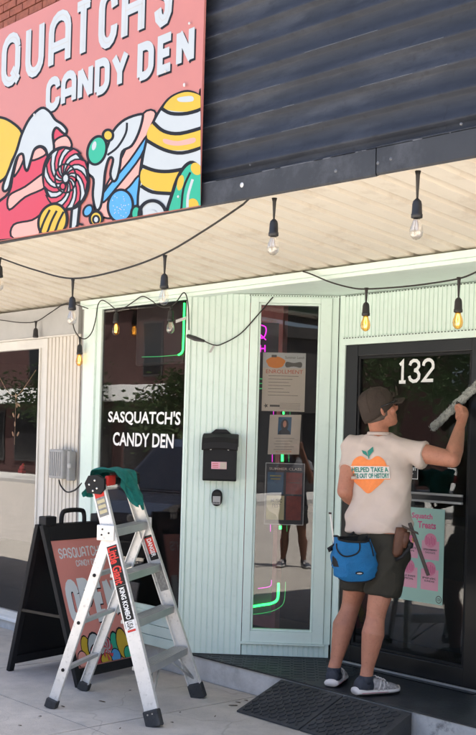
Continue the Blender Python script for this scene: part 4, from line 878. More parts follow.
# towel hung over the ladder head
tw = MB(); nu, nv = 40, 44; cT = T1.lerp(T2, .46); rs = []
for i in range(nu + 1):
    u = i / nu; col_ = []
    for j in range(nv + 1):
        v = j / nv; s_ = (v - .5) * 2
        across = wv * ((u - .5) * (.30 - (.17 if s_ > 0 else .05) * abs(s_) ** 1.3)) + wv * (.015 * math.sin(7 * u + 3 * s_) + .03 * max(s_, 0))
        ln_ = abs(s_) * (.27 if s_ > 0 else .20) + .05 * (u - .5) * abs(s_) * (1 if s_ > 0 else -1)
        top = .070 + .012 * math.sin(u * 11 + 1) + .012 * noise.noise(V((u * 6, s_ * 6, 5))); sd_ = 1 if s_ > 0 else -1
        if ln_ < .055: off = V((.88, .475, 0)) * (ln_ * sd_); dz = top - ln_ * ln_ * 4
        else: off = V((.88, .475, 0)) * sd_ * (.055 + (ln_ - .055) * (.34 if s_ > 0 else .28)); dz = top - .012 - (ln_ - .055) * .95
        wr = .016 * math.sin(u * 15 + s_ * 3 + 2 * noise.noise(V((u * 3, s_ * 2, 9)))) * min(1, abs(s_) * 1.8) + .022 * noise.noise(V((u * 5, s_ * 5, 1))) * min(1, abs(s_) * 2)
        col_.append(cT + across + off * (1.25) + UP * (dz + .006 * math.sin(u * 9)) + V((.88, .475, 0)) * wr * sd_)
    rs.append(col_)
me_ = MB()
for i in range(nu):
    for j in range(nv): me_.quad(rs[i][j], rs[i + 1][j], rs[i + 1][j + 1], rs[i][j + 1])
me = me_.mesh('towel'); b = bmesh.new(); b.from_mesh(me); bmesh.ops.remove_doubles(b, verts=b.verts, dist=1e-5); bmesh.ops.recalc_face_normals(b, faces=b.faces); b.to_mesh(me); b.free()
for p in me.polygons: p.use_smooth = True
to = link('towel', me, 'towel'); tag(to, 'green microfibre towel draped over the top of the ladder', 'towel')
k = to.modifiers.new('thick', 'SOLIDIFY'); k.thickness = .0018; k.offset = 0; k = to.modifiers.new('sub', 'SUBSURF'); k.levels = 1; k.render_levels = 1
#PART4
# ================================================================== PEOPLE
def limb(mb, pts, rr, n=22):
    P = [V(p) for p in pts]; mb.tube(P, rr, n); mb.ell(P[0], (rr[0], 0, 0), (0, rr[0], 0), (0, 0, rr[0]), 16, 10); mb.ell(P[-1], (rr[-1], 0, 0), (0, rr[-1], 0), (0, 0, rr[-1]), 16, 10)
def sring(c, rx, fy, w, d, n=36, e=.85):
    out = []
    for k in range(n):
        t = 2 * math.pi * k / n; ct, st = math.cos(t), math.sin(t)
        out.append(V(c) + rx * (w * math.copysign(abs(ct) ** e, ct)) + fy * (d * math.copysign(abs(st) ** e, st)))
    return out
def head_geo(mb, c, fw, sd, u, k=1.):
    prof = [(-.118, .022, .026, .050), (-.108, .036, .040, .044), (-.085, .052, .060, .030), (-.055, .063, .080, .012), (-.02, .070, .091, .002), (.02, .074, .096, -.003), (.06, .072, .093, -.006), (.09, .058, .076, -.006), (.108, .036, .048, -.006), (.115, .012, .016, -.006)]
    mb.rings([sring(c + u * h * k + fw * o * k, sd, fw, a * k, b_ * k, 18, 1.) for h, a, b_, o in prof])
    mb.ell(c + fw * .098 * k - u * .022 * k, sd * .013 * k, fw * .022 * k, u * .024 * k); mb.ell(c + fw * .090 * k + u * .018 * k, sd * .05 * k, fw * .014 * k, u * .012 * k)
    mb.ell(c + fw * .080 * k - u * .066 * k, sd * .026 * k, fw * .016 * k, u * .012 * k); mb.ell(c + fw * .072 * k - u * .098 * k, sd * .022 * k, fw * .018 * k, u * .016 * k)
    for s in (-1, 1):
        mb.ell(c + sd * s * .074 * k - fw * .006 * k - u * .012 * k, sd * .008 * k, (fw * .8 - sd * s * .35) * .019 * k, u * .031 * k)
        mb.ell(c + sd * s * .045 * k + fw * .062 * k - u * .03 * k, sd * .022 * k, fw * .022 * k, u * .022 * k)
def cap_geo(parent, c, fw, sd, u, m_):
    q = MB(); rs = []
    for h, a, b_ in ((-.036, .079, .098), (-.01, .081, .103), (.02, .082, .105), (.06, .079, .101), (.09, .066, .085), (.110, .044, .058), (.120, .014, .02)): rs.append([p + u * (.030 * ((p - c).dot(fw)) / .1 if h < .03 else 0) for p in sring(c + u * (h + .006) - fw * .006, sd, fw, a, b_, 24, 1.)])
    q.rings(rs); cp_ = q.build('cap', m_, parent, smooth=True)
    q = MB(); g = []
    for i in range(9):
        t = -1 + 2 * i / 8; a = t * 1.05; edge = c + sd * .085 * math.sin(a) + fw * (.100 * math.cos(a) - .006); tip = c + sd * .082 * math.sin(a * .95) + fw * (.10 + .072 * math.cos(a * 1.2))
        zz = .020 - .016 * t * t; g.append((edge + u * (zz + .006), tip + u * (zz - .012)))
    for (a, b_), (c_, d_) in zip(g[:-1], g[1:]): q.hexa([a - u * .003, c_ - u * .003, d_ - u * .003, b_ - u * .003, a + u * .003, c_ + u * .003, d_ + u * .003, b_ + u * .003])
    q.build('brim', m_, cp_)
    for k in range(6):
        a = k * math.pi / 3 + .3; ct, st = math.cos(a), math.sin(a)
        P = [c + u * (h + .006) - fw * .006 + sd * (w_ + .0008) * ct + fw * (b_ + .0008) * st for h, w_, b_ in ((-.01, .081, .103), (.02, .082, .105), (.06, .079, .101), (.09, .066, .085), (.110, .044, .058), (.1205, .010, .014))]
        MB().tube(P, .0016, 5).build('seam', m_, cp_, smooth=True)
    MB().ell(c + u * .127 - fw * .006, sd * .008, fw * .008, u * .005).build('button', m_, cp_)
    return cp_
def grip(mb, c, axis, palm, k=1.):
    """fist round a handle: axis = handle direction (towards the thumb), palm = from the handle to the back of the hand"""
    ax = V(axis).normalized(); pl = V(palm); pl = (pl - ax * pl.dot(ax)).normalized(); sd = ax.cross(pl)
    mb.ell(c + pl * .028 * k - ax * .002, ax * .043 * k, pl * .016 * k, sd * .038 * k, 14, 8)
    for i, (off, ln) in enumerate(((.030, 1.), (.010, 1.08), (-.010, 1.02), (-.029, .86))):
        P = []
        for j in range(6):
            a = R(35 + j * 52 * ln); P.append(c + ax * off * k + (pl * math.cos(a) + sd * math.sin(a)) * (.030 - .002 * j) * k)
        mb.tube(P, [.0105 * k, .0105 * k, .010 * k, .0095 * k, .009 * k, .0075 * k], 9); mb.ell(P[-1], ax * .0078 * k, pl * .0078 * k, sd * .0078 * k, 8, 6)
    P = [c + pl * .026 * k - sd * .026 * k + ax * .012 * k, c - sd * .036 * k + pl * .006 * k + ax * .036 * k, c - sd * .028 * k - pl * .016 * k + ax * .044 * k, c - pl * .030 * k - sd * .006 * k + ax * .036 * k]
    mb.tube(P, [.014 * k, .0125 * k, .011 * k, .009 * k], 9); mb.ell(P[-1], ax * .009 * k, pl * .009 * k, sd * .009 * k, 8, 6)
def shoe(parent, heel, d, ank, mats, nm='shoe'):
    d = V(d).normalized(); s = V((d.y, -d.x, 0)); z0 = V((0, 0, heel.z)); L_ = .285
    prof = [(.0, .032, .088, .030), (.015, .039, .104, .026), (.05, .042, .100, .022), (.09, .043, .100, .020), (.13, .045, .094, .020), (.18, .050, .076, .018), (.225, .049, .062, .016), (.262, .038, .048, .018), (.283, .016, .034, .022)]
    def ringat(x, w, h0, h1, n=16):
        out = []
        for k in range(n):
            t = 2 * math.pi * k / n; ct, st = math.cos(t), math.sin(t); yy = w * math.copysign(abs(ct) ** .75, ct) * (1 if st < 0 else (1 - .35 * abs(st))); zz = (h0 + h1) / 2 + (h1 - h0) / 2 * math.copysign(abs(st) ** .7, st)
            out.append(heel + d * x + s * yy + UP * zz)
        return out
    up_ = MB().rings([ringat(x, w, .020, h) for x, w, h, _ in prof if x >= .085]).build(nm, mats[0], parent, smooth=True)
    MB().rings([ringat(x, w + .001, .021, h + .001) for x, w, h, _ in prof if x <= .11]).build('heel_counter', mats[1], up_, smooth=True)
    MB().rings([ringat(x - (.012 if x == 0 else 0), w + .006 + (.004 if x == 0 else 0), .006, .038 + (.010 if x < .05 else .004 if x > .25 else 0)) for x, w, h, _ in prof]).build('midsole', mats[2], up_, smooth=True)
    MB().rings([ringat(x, w + .004, .0, .010) for x, w, h, _ in prof]).build('outsole', 'blackmatte', up_)
    MB().rings([ringat(x, w + .0085, .014, .026) for x, w, h, _ in prof if .0 < x < .2]).build('sole_stripe', mats[3], up_, smooth=True)
    for k in range(4):
        c = heel + d * (.125 + k * .018) + UP * (.099 - k * .007); MB().tube([c - s * .022, c + UP * .006, c + s * .022], .0035, 6).build('lace', 'shoesole', up_, smooth=True)
    for k in range(3):
        for sg_ in (-1, 1):
            a = heel + d * (.12 + k * .03) + s * sg_ * .045 + UP * .028; b_ = heel + d * (.145 + k * .02) + s * sg_ * .030 + UP * (.086 - .008 * k); MB().tube([a, a.lerp(b_, .5) + s * sg_ * .007, b_], .0048, 5).build('stripe', 'shoesole', up_, smooth=True)
    MB().tube([ank - UP * .035, ank + UP * .0, ank + UP * .012], [.044, .043, .0405], 14).build('sock', mats[1], parent, smooth=True)
    return up_
def wrinkle(me, amp, seed, sx=(6, 6, 16)):
    vs = [(v.co.copy(), v.normal.copy()) for v in me.vertices]
    for v, (c, n) in zip(me.vertices, vs):
        u_ = c.dot(RG); w_ = c.dot(AX)
        a = noise.noise(V((u_ * 4 + seed, w_ * 4, c.z * 9 + u_ * 5))); b_ = noise.noise(V((c.x * 22, c.y * 22, c.z * 30 + seed))); rid = 1.2 * (1 - abs(noise.noise(V((u_ * 2.2 + seed * 2, w_ * 2, c.z * 7 - u_ * 8))))) ** 3.5 + .5 * (1 - abs(noise.noise(V((u_ * 3 - seed, w_ * 3, c.z * 15 + u_ * 6))))) ** 3 * max(0, min(1, (1.35 - c.z) * 3))
        v.co = c + n * (amp * (a * .8 + b_ * .1 + rid * .8 - .4))
    b = bmesh.new(); b.from_mesh(me)
    for _ in range(3): bmesh.ops.smooth_vert(b, verts=b.verts, factor=.5, use_axis_x=True, use_axis_y=True, use_axis_z=True)
    b.to_mesh(me); b.free(); me.update()
def person(label, J, cloth):
    root = thing('person', V((J['heelL'] + J['heelR']) / 2), label, 'person', cloth.get('group'))
    fw, rt = J['fw'], J['rt']; lean = UP
    B = MB()
    # skin: neck, head, torso core, arms, legs in one surface
    limb(B, [J['neck'] - UP * .05, J['neck'] + UP * .03, J['head'] - UP * .05 - J['hf'] * .012], [.062, .056, .055]); head_geo(B, J['head'], J['hf'], J['hs'], J['hu'])
    tor = J['torso']
    B.rings([sring(c, rt, fw, w * .9, d_ * .9) for c, w, d_ in tor])
    for s in 'LR':
        limb(B, [J['sh' + s], J['sh' + s].lerp(J['el' + s], .5), J['el' + s]], [.060, .057, .047]); limb(B, [J['el' + s], J['el' + s].lerp(J['wr' + s], .3), J['el' + s].lerp(J['wr' + s], .7), J['wr' + s]], [.046, .050, .040, .031])
        limb(B, [J['hip' + s], J['hip' + s].lerp(J['kn' + s], .5), J['kn' + s]], [.090, .080, .060])
        kn, an = J['kn' + s], J['an' + s]; back = -fw * .020 + (rt * .006 if s == 'R' else -rt * .006)
        limb(B, [kn, kn.lerp(an, .16), kn.lerp(an, .36) + back, kn.lerp(an, .62) + back * .4, kn.lerp(an, .86), an], [.058, .055, .066, .052, .037, .038])
        B.ell(kn + fw * .03, rt * .04, fw * .03, UP * .045)
        if J.get('grip' + s):
            c, axis, pl = J['grip' + s]; grip(B, c, axis, pl); B.tube([J['wr' + s], J['wr' + s].lerp(c + V(pl).normalized() * .026, .6), c + V(pl).normalized() * .027], [.029, .030, .028], 10)
    body = voxel(B, 'body', .0050, 3); ob = link('body', body, cloth.get('skin', 'skin'), root)
    # shirt
    Sx = MB(); Sx.rings([sring(c, rt, fw, w, d_) for c, w, d_ in tor])
    for s in 'LR':
        e = J['sh' + s].lerp(J['el' + s], cloth['sleeve' + s]); sd_ = (J['el' + s] - J['sh' + s]).normalized()
        inn = J['sh' + s].lerp(tor[-3][0], .45); limb(Sx, [inn, J['sh' + s]], [.085, .076]); Sx.tube([J['sh' + s], J['sh' + s].lerp(e, .5), e], [.076, .074, .078], 14)
    sm = voxel(Sx, 'shirt', .0075, 4); wrinkle(sm, cloth.get('amp', .008), cloth.get('seed', 3)); sh_ = link('shirt', sm, cloth['shirt'], root)
    nk = J['neck']; MB().rings([sring(nk + UP * (dz) - fw * .006, rt, fw, w, w * .95, 20, 1.) for dz, w in ((.000, .071), (.016, .066), (.018, .062), (.002, .066))], cap=False).build('collar', cloth['shirt'], sh_, smooth=True)
    # shorts
    Q = MB(); hips = J['hips']; Q.rings([sring(c, rt, fw, w, d_) for c, w, d_ in hips])
    for s in 'LR': Q.tube([J['hip' + s] + UP * .03, J['hip' + s].lerp(J['kn' + s], .4), J['cuff' + s]], [.108, .106, cloth.get('cuff', .100)], 18)
    qm = voxel(Q, 'shorts', .0085, 3); wrinkle(qm, .014, 9, (7, 7, 9)); link('shorts', qm, cloth['shorts'], root)
    for s in 'LR': shoe(root, J['heel' + s], J['foot' + s], J['an' + s], cloth['shoes'])
    if cloth.get('cap'): cap_geo(root, J['head'] + J['hu'] * .004, J['hf'], J['hs'], J['hu'], cloth['cap'])
    hm = MB(); hm.rings([sring(J['head'] + J['hu'] * h - J['hf'] * o, J['hs'], J['hf'], a, b_, 20, 1.) for h, a, b_, o in cloth['hair']]); hm.build('hair', 'hairmat', root, smooth=True)
    return root, sh_, sm

fw = RG * .42 + AX * .907; rt = RG * .907 - AX * .42
def tr(px, py, d, w, dp): return (PD(px, py, d), w, dp)
hd_ = PD(378.5, 409, 6.40); hh_ = (RG * .975 + AX * .22).normalized(); hf = (hh_ * .94 + UP * .34).normalized(); hu = (UP * .94 - hh_ * .34).normalized(); hs = hf.cross(hu).normalized()
hR = PZ(352.5, 695, .165) + V((.01, .02, 0)); hL = PZ(329, 687, .165) + V((0, .02, 0)); hR.z = .162; hL.z = .162
JM = dict(fw=fw, rt=rt, head=hd_, hf=hf, hs=hs, hu=hu, neck=PD(379, 435, 6.44), heelL=hL, heelR=hR, footL=(-.50, .86, 0), footR=(.30, .95, 0),
          anL=hL + V((-.03, .05, .095)), anR=hR + V((.018, .06, .098)), knL=PD(352, 601, 6.58), knR=PD(377, 608, 6.33), hipL=PD(363, 553, 6.49), hipR=PD(390, 553, 6.36),
          cuffL=PD(358, 589, 6.53), cuffR=PD(382, 594.5, 6.35),
          shL=PD(354, 449.5, 6.53), shR=PD(402.5, 449, 6.37), elL=PD(345, 491, 6.42), elR=PD(452.5, 459.5, 6.25), wrL=PD(360, 506, 6.64), wrR=PD(459.5, 428, 6.41),
          torso=[tr(379.5, 532, 6.42, .197, .150), tr(379.5, 520, 6.42, .190, .143), tr(380.5, 500, 6.42, .175, .130), tr(380, 480, 6.43, .178, .127), tr(379, 462, 6.44, .188, .122), tr(378.5, 450, 6.45, .184, .105), tr(379, 441.5, 6.45, .130, .080), tr(379, 434.5, 6.44, .064, .060)],
          hips=[tr(377.5, 527, 6.42, .172, .125), tr(377.5, 540, 6.42, .184, .135), tr(377, 556, 6.42, .188, .138), tr(377, 568, 6.42, .160, .115)])
bar0, bar1 = PY(434, 429, DR - .012), PY(494, 371, DR - .012); bmid = bar0.lerp(bar1, .5)
gc = PD(460.5, 413.5, 6.47); gax = (PY(462, 398, DR - .03) - gc).normalized()
JM['gripR'] = (gc, gax, -AX * .7 + RG * .6)
gl = PD(376, 506, 6.70); JM['gripL'] = (gl, RG, -AX)
man, shirt_o, shirt_m = person('person in brown cap, pale tee and dark shorts wiping the door glass', JM, dict(shirt='shirt', shorts='shorts', cap='capmat', sleeveL=.50, sleeveR=.44, amp=.026, cuff=.098,
          shoes=('shoegrey', 'shoedark', 'shoesole', 'shoepink'), hair=((-.062, .058, .070, .012), (-.045, .068, .085, .010), (-.01, .075, .094, .010), (.03, .078, .098, .006))))
# sunglasses
sg_ = MB(); e0 = hd_ + hu * .012
for s in (-1, 1):
    c = e0 + hf * .100 + hs * s * .034 - hu * .006; sg_.rings([sring(c + hf * (o + (-.012 * 0)), hs, hu, .027, .019, 14, .7) for o in (-.004, .004)]); sg_.tube([c + hs * s * .026 + hu * .008, e0 + hs * s * .078 + hf * .06 + hu * .006, e0 + hs * s * .081 - hf * .012 + hu * .002], .0045, 6)
sg_.tube([e0 + hf * .105 - hs * .012, e0 + hf * .105 + hs * .012], .003, 6); sg_.build('sunglasses', 'glassesblack', man, smooth=True)
# shirt print, laid on the cloth
bvh = BVHTree.FromPolygons([v.co for v in shirt_m.vertices], [tuple(p.vertices) for p in shirt_m.polygons])
def onshirt(x, y, off):
    d = ray(x, y).normalized(); h = bvh.ray_cast(CAM, d)
    return (h[0] - d * off) if h[0] is not None else PD(x, y, 6.3)
def decal(polys, m_, off, nm, cuts=3):
    b = bmesh.new()
    for P in polys:
        vs = [b.verts.new((p[0], p[1], 0)) for p in P]; f = b.faces.new(vs)
    bmesh.ops.triangulate(b, faces=b.faces)
    for _ in range(cuts):
        es = [e for e in b.edges if e.calc_length() > 2.2]
        if es: bmesh.ops.subdivide_edges(b, edges=es, cuts=1); bmesh.ops.triangulate(b, faces=b.faces)
    for v in b.verts: v.co = onshirt(v.co.x, v.co.y, off)
    me = bpy.data.meshes.new(nm); b.to_mesh(me); b.free(); return link(nm, me, m_, shirt_o)
def tdecal(s, tl, tr_, br, bl, m_, off, nm='print_text', bold=.03):
    vs, fs, _ = ftext(s, bold); f2 = quadmap((*tl, 0), (*tr_, 0), (*br, 0), (*bl, 0)); me = bpy.data.meshes.new(nm); pts = [f2(u, v) for u, v in vs]
    me.from_pydata([tuple(onshirt(p.x, p.y, off)) for p in pts], [], fs); me.update(); return link(nm, me, m_, shirt_o)
pk = crv([(369, 460), (361, 456), (353.5, 460), (351, 469), (353, 480), (360, 487), (368, 493.5), (376, 488), (384, 480), (387, 469), (384, 460), (377, 456)], 4, True)
decal([[(p.x, p.y) for p in pk]], 'peach', .004, 'print_peach')
decal([[(350.8, 465.5), (389, 466), (390.2, 479), (351.2, 479.5)]], 'shirtwhite', .0062, 'print_band')
decal([[(350.8, 465.2), (389, 465.7), (389, 466.4), (350.8, 465.9)], [(351.2, 479.2), (390.2, 478.7), (390.2, 479.4), (351.2, 479.9)]], 'peach', .0075, 'print_rule')
tdecal('HELPED TAKE A', (351.5, 467.2), (388, 467.2), (388.5, 472.2), (351.8, 472.0), 'leafgreen', .0085); tdecal('BITE OUT OF HISTORY', (351.5, 473.4), (389, 473.2), (389.5, 478.2), (351.8, 478.2), 'leafgreen', .0085)
for P in ([(368.5, 457), (363, 453.5), (361.5, 450), (366, 451.5)], [(368.5, 457), (367.5, 451), (373, 446.5), (373.5, 451)], [(368.2, 458.5), (369.2, 458.5), (369.2, 455), (368.2, 455)]): decal([P], 'leafgreen', .005, 'print_leaf', 1)

# washer held on the glass
wt = thing('window_washer', bar0, 'fuzzy white window washer sleeve on a bar held against the door glass', 'squeegee')
dbar = (bar1 - bar0).normalized(); q = MB(); nb_ = 60; rs = []; pb = V((0, 1, 0)); qb = dbar.cross(pb)
c0 = bar0 - pb * .028
for i in range(nb_ + 1):
    p = c0 + dbar * ((bar1 - bar0).length * i / nb_); ring = []
    for k in range(28):
        a = 2 * math.pi * k / 28; r_ = .0215 + .010 * noise.noise(V((i * .9, k * 1.7, 2))) + .007 * noise.noise(V((i * .33, k * .9, 7))); r_ *= (.55 if i in (0, nb_) else 1)
        y_ = math.cos(a) * r_; ring.append(p + pb * (min(y_, .026) * .75 + .006) + qb * math.sin(a) * r_ * 1.15)
    rs.append(ring)
q.rings(rs).build('sleeve', 'fleece', wt, smooth=True)
q = MB()                                            # loose tufts of the pile
for k in range(900):
    i = random.uniform(0, 1); a = random.uniform(math.pi * .35, math.pi * 1.65); p = c0 + dbar * ((bar1 - bar0).length * i); n_ = pb * math.cos(a) + qb * math.sin(a); b0 = p + n_ * .016; t_ = (n_ + dbar * random.uniform(-.9, .9) + UP * random.uniform(-.5, .1)).normalized(); w_ = t_.cross(n_ + V((.1, .2, .3))).normalized() * .0016; q.quad(b0 - w_, b0 + w_, b0 + t_ * random.uniform(.008, .018))
struct(q.build('pile', 'fleece', wt, fix=False), 'stuff')
MB().tube([c0.lerp(c0 + (bar1 - bar0), .46), gc + gax * .02, gc - gax * .075], [.013, .0125, .014], 10).build('handle', 'blackmatte', wt, smooth=True)

# blue pouch at the left hip
bg_ = thing('tool_pouch', PD(354, 580, 6.27), 'bright blue fabric pouch with black trim hanging at the person\'s hip', 'bag')
bx_, by_ = (RG * .97 + AX * .22).normalized(), (AX * .97 - RG * .22).normalized(); D_ = 6.265
prof = [(355.5, 580, .094, .045), (355, 576, .116, .058), (354.5, 566, .127, .066), (353.8, 553, .124, .068), (352.5, 543, .110, .064), (351.5, 537, .098, .058)]
fine = []
for a_, b_ in zip(prof[:-1], prof[1:]):
    for k in range(5): fine.append(tuple(a_[i] + (b_[i] - a_[i]) * k / 5 for i in range(4)))
fine.append(prof[-1]); NB = 56
rs = [sring(PD(px, py, D_), bx_, by_, w, d_, NB, .62) for px, py, w, d_ in fine]
for k, ring in enumerate(rs):
    for j, p in enumerate(ring):
        n_ = (p - PD(354, 560, D_)); n_ = (n_ - UP * n_.z).normalized(); env = math.sin(math.pi * min(max(k / (len(rs) - 1), .06), .94))
        f_ = noise.noise(V((p.x * 14, p.y * 14, p.z * 20))) * .010 + ((1 - abs(noise.noise(V((p.x * 11 + 4, p.y * 11, p.z * 16 + p.x * 12))))) ** 6 - .25) * .011
        p += n_ * f_ * env + UP * (.007 * math.sin(j * .25) - (.018 if n_.dot(by_) < -.3 else 0)) * max(0, (k - len(rs) + 6) / 5) + UP * (.008 * math.sin(j * .225 + 2) * max(0, 1 - k / 4))
inner = [sring(PD(352, py, D_), bx_, by_, w * .93, d_ * .9, NB, .62) for px, py, w, d_ in reversed(prof[2:])]
bq = MB().rings(rs, cap=False); bq.f.append(tuple(range(NB - 1, -1, -1))); bo = bq.build('body', 'bagblue', bg_, smooth=True)
MB().rings([rs[-1]] + inner[1:], cap=False).build('lining', 'blackmatte', bo, smooth=True)
MB().tube(rs[-1] + [rs[-1][0]], .006, 7).build('rim_binding', 'blackmatte', bo, smooth=True)
MB().tube([p - by_ * 0 for p in rs[0]] + [rs[0][0]], .005, 7).build('base_binding', 'blackmatte', bo, smooth=True)
bagbvh = BVHTree.FromPolygons([v.co for v in bo.data.vertices], [tuple(p.vertices) for p in bo.data.polygons])
def onbag(x, y, off=.003):
    d = ray(x, y).normalized(); h = bagbvh.ray_cast(CAM, d); return (h[0] - d * off) if h[0] is not None else PD(x, y, 6.2)
MB().tube([onbag(p.x, p.y) for p in crv([(336.5, 543.5), (337, 549), (341, 554.5), (347, 556.5), (355, 554.5), (359, 551), (360, 546), (359.5, 543)], 4)], .0042, 7).build('flap_binding', 'blackmatte', bo, smooth=True)
MB().tube([onbag(p.x, p.y) for p in crv([(367.5, 538), (371, 545), (373.5, 556)], 4)], .004, 7).build('side_binding', 'blackmatte', bo, smooth=True)
MB().poly([onbag(359.5 + 4.2 * math.cos(k * .524), 573.2 + 1.7 * math.sin(k * .524), .004) for k in range(12)]).build('badge', 'black', bo)
MB().poly([onbag(359.5 + 2.8 * math.cos(k * .524), 573.4 + .8 * math.sin(k * .524), .006) for k in range(12)]).build('badge_mark', 'header', bo)
MB().tube([PD(332, 549, 6.25), PD(329, 551, 6.24), PD(328, 549, 6.24), PD(335, 544.5, 6.24)], .008, 8).build('buckle', 'blackmatte', bg_, smooth=True)
MB().tube([rs[-1][14] + UP * 0, PD(356, 531, 6.36), PD(366, 529.5, 6.33)], .008, 8).build('belt_loop', 'blackmatte', bg_, smooth=True)
wd = thing('cleaning_wand', PD(335, 550, D_), 'thin pale cleaning rod standing in the blue pouch', 'rod')
MB().tube([PD(335.5, 556, D_), PD(333, 536, D_), PD(330.5, 514, D_)], .005, 8).build('rod', 'offwhite', wd, smooth=True); MB().bar(PD(328.6, 513, D_), PD(331.5, 513.4, D_), UP * .005, AX * .005).build('tip', 'wood', wd)
# leather holster with squeegee at the right hip
ho = thing('tool_holster', PD(400, 556, 6.26), 'brown leather tool holster at the person\'s right hip', 'holster')
q = MB(); q.rings([sring(PD(px, py, 6.24), RG, AX, w, d_, 16, .7) for px, py, w, d_ in ((397.5, 557, .020, .016), (397.5, 553, .030, .022), (399, 542, .032, .026), (401, 532, .034, .026), (402, 527.5, .034, .024))]); q.build('pouch', 'leather', ho, smooth=True)
q = MB(); q.rings([sring(PD(px, py, 6.22), RG, AX, w, d_, 12, .7) for px, py, w, d_ in ((404, 548, .012, .012), (405.5, 540, .020, .016), (407, 532, .018, .016))]); q.build('side_pocket', 'leather', ho, smooth=True)
MB().tube([PD(396, 560, 6.22), PD(402, 557, 6.20), PD(408, 550, 6.20), PD(412, 543, 6.21)], .010, 8).build('strap', 'blackmatte', ho, smooth=True); MB().ell(PD(410.5, 545.5, 6.2), RG * .016, AX * .012, UP * .018).build('clip', 'blackmatte', ho, smooth=True)
for px, py in ((412.6, 539), (413, 541.5)): MB().ell(PD(px, py, 6.2), RG * .006, AX * .006, UP * .007).build('stud', 'brass', ho, smooth=True)
sq = thing('squeegee', PD(420, 555, 6.18), 'dark wooden squeegee with long bar slung through the leather holster', 'squeegee')
MB().bar(PD(409.5, 523, 6.19), PD(428.2, 575.5, 6.19), RG * .009 + UP * .003, AX * .008).build('bar', 'wood', sq, bevel=.003)
MB().bar(PD(402, 526, 6.17), PD(418.3, 533.5, 6.17), UP * .008 - RG * .003, AX * .008).build('handle', 'wood', sq, bevel=.003)
MB().bar(PD(411, 522.6, 6.186), PD(429.6, 575.2, 6.186), RG * .0022, AX * .004).build('blade', 'blackmatte', sq)

# the photographer, seen only as a reflection in the narrow window
P0 = -AX * .42
def pp(r_, d_, z): return P0 + RG * r_ + AX * d_ + UP * (z - .13)
hu2 = UP
JP = dict(fw=AX, rt=RG, head=pp(.0, .06, 1.66), hf=AX, hs=RG, hu=UP, neck=pp(0, .01, 1.50), heelL=pp(-.12, -.06, .0) , heelR=pp(.16, -.06, .0), footL=AX - RG * .2, footR=AX + RG * .3,
          anL=pp(-.12, .0, .095), anR=pp(.16, .0, .095), knL=pp(-.10, .02, .50), knR=pp(.13, .02, .50), hipL=pp(-.08, .0, .90), hipR=pp(.08, .0, .90), cuffL=pp(-.09, .015, .60), cuffR=pp(.115, .015, .60),
          shL=pp(-.175, .0, 1.42), shR=pp(.175, .0, 1.42), elL=pp(-.24, .12, 1.20), elR=pp(.24, .12, 1.20), wrL=pp(-.12, .30, 1.44), wrR=pp(.12, .30, 1.44),
          torso=[(pp(0, 0, z), w, d_) for z, w, d_ in ((.90, .18, .125), (1.0, .17, .12), (1.15, .16, .115), (1.30, .175, .12), (1.40, .175, .105), (1.46, .12, .08), (1.50, .062, .06))],
          hips=[(pp(0, 0, z), w, d_) for z, w, d_ in ((1.0, .17, .12), (.93, .18, .13), (.85, .185, .13), (.80, .16, .11))])
JP['gripL'] = (pp(-.085, .375, 1.69), UP, -AX - RG * .6); JP['gripR'] = (pp(.085, .375, 1.69), UP, -AX + RG * .6)
for s in 'LR': JP['wr' + s] = pp(-.11 if s == 'L' else .11, .30, 1.62)
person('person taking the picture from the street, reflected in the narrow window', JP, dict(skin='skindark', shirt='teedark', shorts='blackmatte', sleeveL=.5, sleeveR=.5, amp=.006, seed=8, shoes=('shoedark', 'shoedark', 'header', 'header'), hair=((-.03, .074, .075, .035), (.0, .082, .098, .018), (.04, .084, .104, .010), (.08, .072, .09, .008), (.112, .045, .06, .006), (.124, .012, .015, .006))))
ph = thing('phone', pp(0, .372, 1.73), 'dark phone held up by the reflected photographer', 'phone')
MB().obox(pp(0, .375, 1.73), RG * .078, AX * .004, UP * .038).build('body', 'black', ph, bevel=.003); MB().lathe(pp(.055, .3795, 1.75), [(.008, 0), (.007, .002)], 12, AX).build('lens', 'glassesblack', ph)

